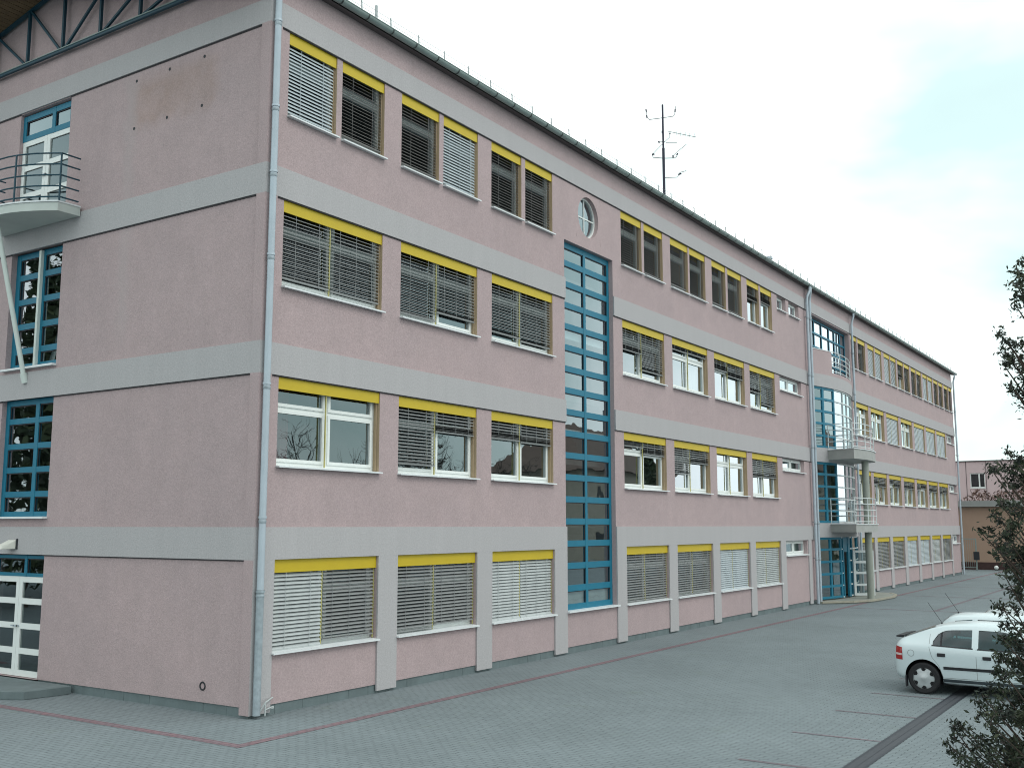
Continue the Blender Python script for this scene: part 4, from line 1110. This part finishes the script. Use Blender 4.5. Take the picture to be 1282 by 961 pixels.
    if spec.get('antenna'):
        x_, z_ = spec['antenna']; mb = MB(); mb.tube([(x_, 0, z_ - .02), (x_ - .01, 0, z_ + .03)], .018, 8); mb.tube([(x_, 0, z_ + .02), (x_ - .26, 0, z_ + .42)], .005, 5); mb.build('aerial', 'trim', root)
    if spec.get('rails'):
        xa, xb, zz = spec['rails']
        for s in (-.5, .5):
            mb = MB(); mb.tube([(xa, s, zz - .03), (xa + .1, s, zz + .035), (xb - .1, s, zz + .035), (xb, s, zz - .03)], .018, 8); mb.build('roof_rail', 'hub', root, smooth='auto')
    return root

M['dark_glass_car'] = mat('car_rear_glass', (.02, .035, .035), .08, spec=.6, var=.02)
def lerpf(*pts):
    def f(x):
        if x <= pts[0][0]: return pts[0][1]
        for (a, za), (b, zb_) in zip(pts, pts[1:]):
            if x <= b: return za + (zb_ - za) * (x - a) / (b - a)
        return pts[-1][1]
    return f
HATCH = dict(
    st=[(0.0, .37, .72, .80, .66, .56), (.03, .31, .84, .93, .76, .62), (.09, .27, .93, 1.02, .81, .63), (.20, .24, .955, 1.075, .835, .62), (.42, .22, .96, 1.16, .848, .60),
        (.68, .21, .955, 1.262, .853, .585), (.95, .20, .95, 1.332, .855, .585), (1.35, .19, .94, 1.358, .855, .59), (1.8, .19, .925, 1.36, .855, .585), (2.2, .19, .91, 1.335, .853, .575),
        (2.5, .19, .90, 1.24, .85, .59), (2.85, .19, .885, 1.09, .846, .65), (3.1, .19, .87, .97, .84, .70), (3.5, .20, .80, .89, .82, .70), (3.8, .22, .69, .79, .77, .64), (3.97, .27, .58, .67, .68, .52), (4.04, .34, .50, .57, .56, .45)],
    wheels=(.57, 3.18), arch=.355, wr=.30, hw=.855, belt=.93,
    wins=[(.76, 1.47, lerpf((.76, 1.01), (.80, 1.09), (.86, 1.155), (.95, 1.205), (1.05, 1.228), (1.47, 1.25)), lerpf((.76, .945), (1.47, .92))),
          (1.585, 2.45, lerpf((1.585, 1.25), (2.0, 1.242), (2.2, 1.20), (2.45, 1.05)), lerpf((1.585, .915), (2.45, .895)))],
    handles=[(.84, .99, .735, .80), (1.66, 1.81, .72, .785)],
    gaps=[[(.70, 1.20), (.695, .90), (.74, .72), (.86, .56), (.93, .34)], [(1.545, .90), (1.545, .34)], [(2.56, .88), (2.52, .34)], [(.93, .335), (2.52, .335)]],
    trim=(.945, 2.5, .55, .497), sill=(.20, .315), tail=(.05, .185, lerpf((.05, .895), (.185, .87)), K_ if False else lerpf((.05, .64), (.185, .63))), fuel=(.35, .77, .065),
    seats=(1.0, 1.9), flap=(.24,), spoiler=(-.01, .16, 1.03), rearwin=(1.05, 1.27, .56, .50), antenna=(.80, 1.285))
EST = dict(HATCH)
EST['st'] = [(0.0, .37, .76, .84, .68, .58), (.03, .31, .92, 1.02, .78, .60), (.10, .27, .955, 1.12, .82, .59), (.22, .24, .96, 1.27, .84, .575), (.38, .22, .955, 1.365, .85, .58), (.6, .21, .955, 1.37, .855, .59)] + \
    [(a, b, c, 1.38 if a < 2.1 else d, e, f) for a, b, c, d, e, f in HATCH['st'][6:]]
EST['st'][-1] = EST['st'][-1]
EST['wins'] = [(.36, .80, lerpf((.36, 1.16), (.46, 1.25), (.80, 1.285)), lerpf((.36, .98), (.80, .96))), (.90, 1.50, lerpf((.90, 1.285), (1.5, 1.29)), lerpf((.9, .95), (1.5, .935))), (1.60, 2.45, lerpf((1.6, 1.285), (2.0, 1.275), (2.45, 1.05)), lerpf((1.6, .93), (2.45, .91)))]
EST['rearwin'] = (1.04, 1.30, .58, .5); EST['spoiler'] = None; EST['antenna'] = (.42, 1.36); EST['rails'] = None
car('hatchback_car', (9.98, -8.40, 0), 'white five-door hatchback parked nearest the camera, rear wheel beside the drain', HATCH, 'paint')
car('estate_car', (11.98, -8.73, 0), 'white estate car parked just behind the white hatchback, only its roof and upper windows showing', EST, 'paint', detail=False)
EST3 = dict(EST); EST3['antenna'] = None
car('silver_car', (14.0, -9.15, 0), 'silver car beyond the white estate, only a strip of its roof showing', EST3, 'paint_s', detail=False)

# ------------------------------------------------------------------ juniper at the right edge
def cam_point(px, py, dist):
    """used once to read limb-tip positions off the photograph (photo pixels at a distance); result is a plain world point"""
    ya, pi_ = R(56.573), R(7.741)
    fw = Vector((math.sin(ya) * math.cos(pi_), math.cos(ya) * math.cos(pi_), math.sin(pi_))); r = Vector((math.cos(ya), -math.sin(ya), 0)); u = r.cross(fw)
    return CAM + (fw * 1301 + r * (px - 641) + u * (480.5 - py)).normalized() * dist
TR = Vector((-5.25, -13.05, 0))
T = empty('juniper_tree', TR, 'dark straggly evergreen tree at the right edge in front of the white hatchback', 'tree')
tips = [(1275, 340, 12), (1272, 355, 12), (1281, 372, 14), (1272, 383, 7), (1290, 330, 18), (1295, 380, 20),
        (1250, 416, 9), (1262, 428, 11), (1276, 432, 10), (1258, 445, 10), (1268, 450, 13), (1256, 456, 7), (1283, 462, 13), (1266, 482, 7), (1274, 492, 9), (1285, 505, 12), (1295, 440, 20), (1300, 490, 22),
        (1262, 568, 8), (1274, 578, 9), (1266, 590, 13), (1248, 590, 8), (1240, 586, 4), (1278, 606, 16), (1262, 604, 10), (1290, 570, 16), (1295, 620, 22),
        (1254, 632, 8), (1266, 636, 12), (1280, 640, 14), (1247, 645, 6), (1240, 664, 4), (1228, 666, 3), (1256, 655, 10), (1272, 662, 14), (1262, 676, 12), (1248, 680, 9), (1252, 692, 9), (1270, 695, 17), (1285, 690, 18),
        (1266, 712, 14), (1280, 725, 18), (1272, 742, 13), (1285, 755, 17), (1260, 724, 6), (1256, 762, 5), (1250, 757, 3), (1272, 766, 11), (1290, 700, 20), (1300, 740, 25),
        (1262, 785, 10), (1276, 790, 14), (1256, 800, 8), (1268, 808, 14), (1284, 815, 18), (1262, 824, 12), (1250, 820, 5), (1276, 836, 18), (1260, 846, 14), (1246, 842, 7), (1290, 850, 22),
        (1240, 862, 7), (1254, 866, 14), (1274, 872, 20), (1230, 872, 5), (1222, 878, 6), (1250, 886, 14), (1266, 898, 20), (1285, 905, 24), (1228, 894, 10), (1240, 906, 12),
        (1200, 906, 4), (1194, 910, 4), (1204, 914, 7), (1214, 912, 6), (1196, 924, 6), (1186, 930, 3), (1198, 940, 9), (1210, 946, 10), (1222, 936, 9), (1232, 928, 12), (1206, 958, 8), (1222, 956, 13), (1240, 948, 16), (1256, 930, 18), (1262, 950, 22), (1282, 940, 36), (1280, 965, 36), (1244, 970, 18), (1215, 975, 14), (1300, 900, 30), (1310, 950, 34)]
lv = []; tn = []; bt = MB(); tw = MB()
allt = []
for (px_, py_, r_) in tips:
    d = 7.5 + random.uniform(-.45, .45); p = cam_point(px_, py_, d) - TR; allt.append((p, r_ * d / 1301 * 1.05))
# the far and right-hand side of the crown, out of frame, filled the same way
for i in range(330):
    z = random.uniform(.35, 5.0); env = (1.25 - .13 * z) * (.75 + .35 * math.sin(z * 2.6 + 1)); a = random.uniform(0, 2 * math.pi)
    rr_ = env * math.sqrt(random.random()) ; x, y = rr_ * math.cos(a), rr_ * math.sin(a)
    q = Vector((x, y, z)) + TR - CAM
    hd = math.degrees(math.atan2(q.x, q.y))
    if hd < 85.2 and q.length > .1: continue
    allt.append((Vector((x, y, z)), random.uniform(.07, .17)))
for p, r_ in allt:
    base = Vector((0, 0, max(.15, p.z - .35 * math.hypot(p.x, p.y) - .25)))
    mid = base.lerp(p, .55) + Vector((random.gauss(0, .05), random.gauss(0, .05), -.06))
    bt.tube([base, mid, p], .01, 5, rs=[.013, .008, .003])
    for q in range(16):
        t = random.uniform(.35, 1); c = (base.lerp(mid, t * 1.0) if t < .5 else mid.lerp(p, t)); c = c + Vector((random.gauss(0, .035), random.gauss(0, .035), random.gauss(0, .03))); lv.append(c); tn.append(random.uniform(0, .5))
    nsub = max(3, int(r_ / .018))
    for s in range(nsub):
        d = Vector((random.gauss(0, 1), random.gauss(0, 1), random.gauss(.25, .8))).normalized() * r_ * random.uniform(.45, 1.15)
        e = p + d; tw.tube([p, p + d * .5 + Vector((0, 0, .01)), e], .004, 3, cap=False)
        k_n = max(14, int(50 * d.length / .1)); tone = random.uniform(.0, .8)
        for q in range(k_n):
            t = random.uniform(.15, 1.05); w_ = .012 + .016 * (1 - t)
            c = p + d * t + Vector((random.gauss(0, w_), random.gauss(0, w_), random.gauss(0, w_))); lv.append(c); tn.append(min(1, max(0, tone + random.gauss(0, .18))))
leaves(np.array([tuple(v) for v in lv]), .0098, 'foliage', 'leaf', T, elong=1.5, tones=np.array(tn))
mb = MB(); zs_ = arc_pts(-.05, 5.3, 9)
mb.tube([(.04 * math.sin(z * 1.3), .05 * math.sin(z * .9 + 1), z) for z in zs_], .1, 10, rs=[.13 - .013 * i for i in range(10)]); mb.build('trunk', 'bark', T, smooth='auto')
bt.build('limb', 'bark', T, smooth='auto'); tw.build('twig', 'twig', T, recalc=False)

# ------------------------------------------------------------------ what stands across the yard and mirrors in the panes
def bare_tree(x, y, h, label):
    o = empty('bare_tree', (x, y, 0), label, 'tree', 'bare trees across the yard'); mb = MB(); tb_ = MB()
    def grow(p, d, L, r, lev):
        q = p + d * L; m_ = p.lerp(q, .5) + Vector((random.gauss(0, .04), random.gauss(0, .04), 0)) * L
        (mb if lev < 1 else tb_).tube([p, m_, q], r, 5 if lev < 2 else 3, cap=False, rs=[r, r * .8, r * .62])
        if lev >= 5: return
        for k in range(3 if lev else 5):
            nd = (d + Vector((random.gauss(0, .55), random.gauss(0, .55), random.gauss(.1, .3)))).normalized(); grow(p.lerp(q, random.uniform(.6, 1)), nd, L * random.uniform(.6, .8), r * .58, lev + 1)
    grow(Vector((0, 0, -.1)), Vector((0, 0, 1)), h * .3, h * .014, 0)
    mb.build('trunk', 'bark', o); tb_.build('branch', 'twig', o, recalc=False)
for i, (x, y, h) in enumerate([(31, -29, 12), (43, -31, 14), (52, -34, 13), (62, -36, 13)]): bare_tree(x, y, h, 'leafless tree across the yard mirrored in the window panes')
def evergreen(x, y, h, w, label):
    o = empty('conifer_tree', (x, y, 0), label, 'tree', 'conifers across the yard')
    n = 2600; z = h * rng.uniform(.06, 1, n); a = rng.uniform(0, 2 * np.pi, n); r = w * (1 - z / h * .85) * np.sqrt(rng.uniform(.2, 1, n)) * (.8 + .3 * np.sin(a * 3 + z * 1.7))
    leaves(np.stack([r * np.cos(a), r * np.sin(a), z], 1), .17, 'crown', 'leaf_bg', o)
    mb = MB(); mb.tube([(0, 0, 0), (0, 0, h * .95)], .15, 8, rs=[.2, .03]); mb.build('trunk', 'bark', o)
for x, y, h, w in [(-12.2, 27, 14.5, 2.9), (-15.5, 30, 17, 3.4), (-9.5, 29, 12, 2.6), (-19, 35, 17, 3.2), (-7.5, 25, 10, 2.2), (24, -17, 6, 1.6), (66, -24, 9, 2.4)]: evergreen(x, y, h, w, 'dark conifer across the yard mirrored in the glass')
H_ = empty('tiled_house', (80, -38, 0), 'tile-roofed house across the yard mirrored in the lower stair window', 'building')
mb = MB(); mb.box(-8.5, 8.5, -5, 5, 0, 8.6); mb.build('wall', 'house', H_)
mb = MB(); mb.add([(-9.5, -6, 8.4), (9.5, -6, 8.4), (9.5, 6, 8.4), (-9.5, 6, 8.4), (-4.5, 0, 13.2), (4.5, 0, 13.2)], [(0, 1, 5, 4), (2, 3, 4, 5), (0, 4, 3), (1, 2, 5), (0, 3, 2, 1)]); mb.build('roof', 'tile', H_)
for i in range(4):
    for z in (1.2, 5.4):
        mb = MB(); mb.box(-7 + i * 4.2, -5.6 + i * 4.2, 5.0, 5.05, z, z + 1.4); mb.build('window', 'dark', H_)
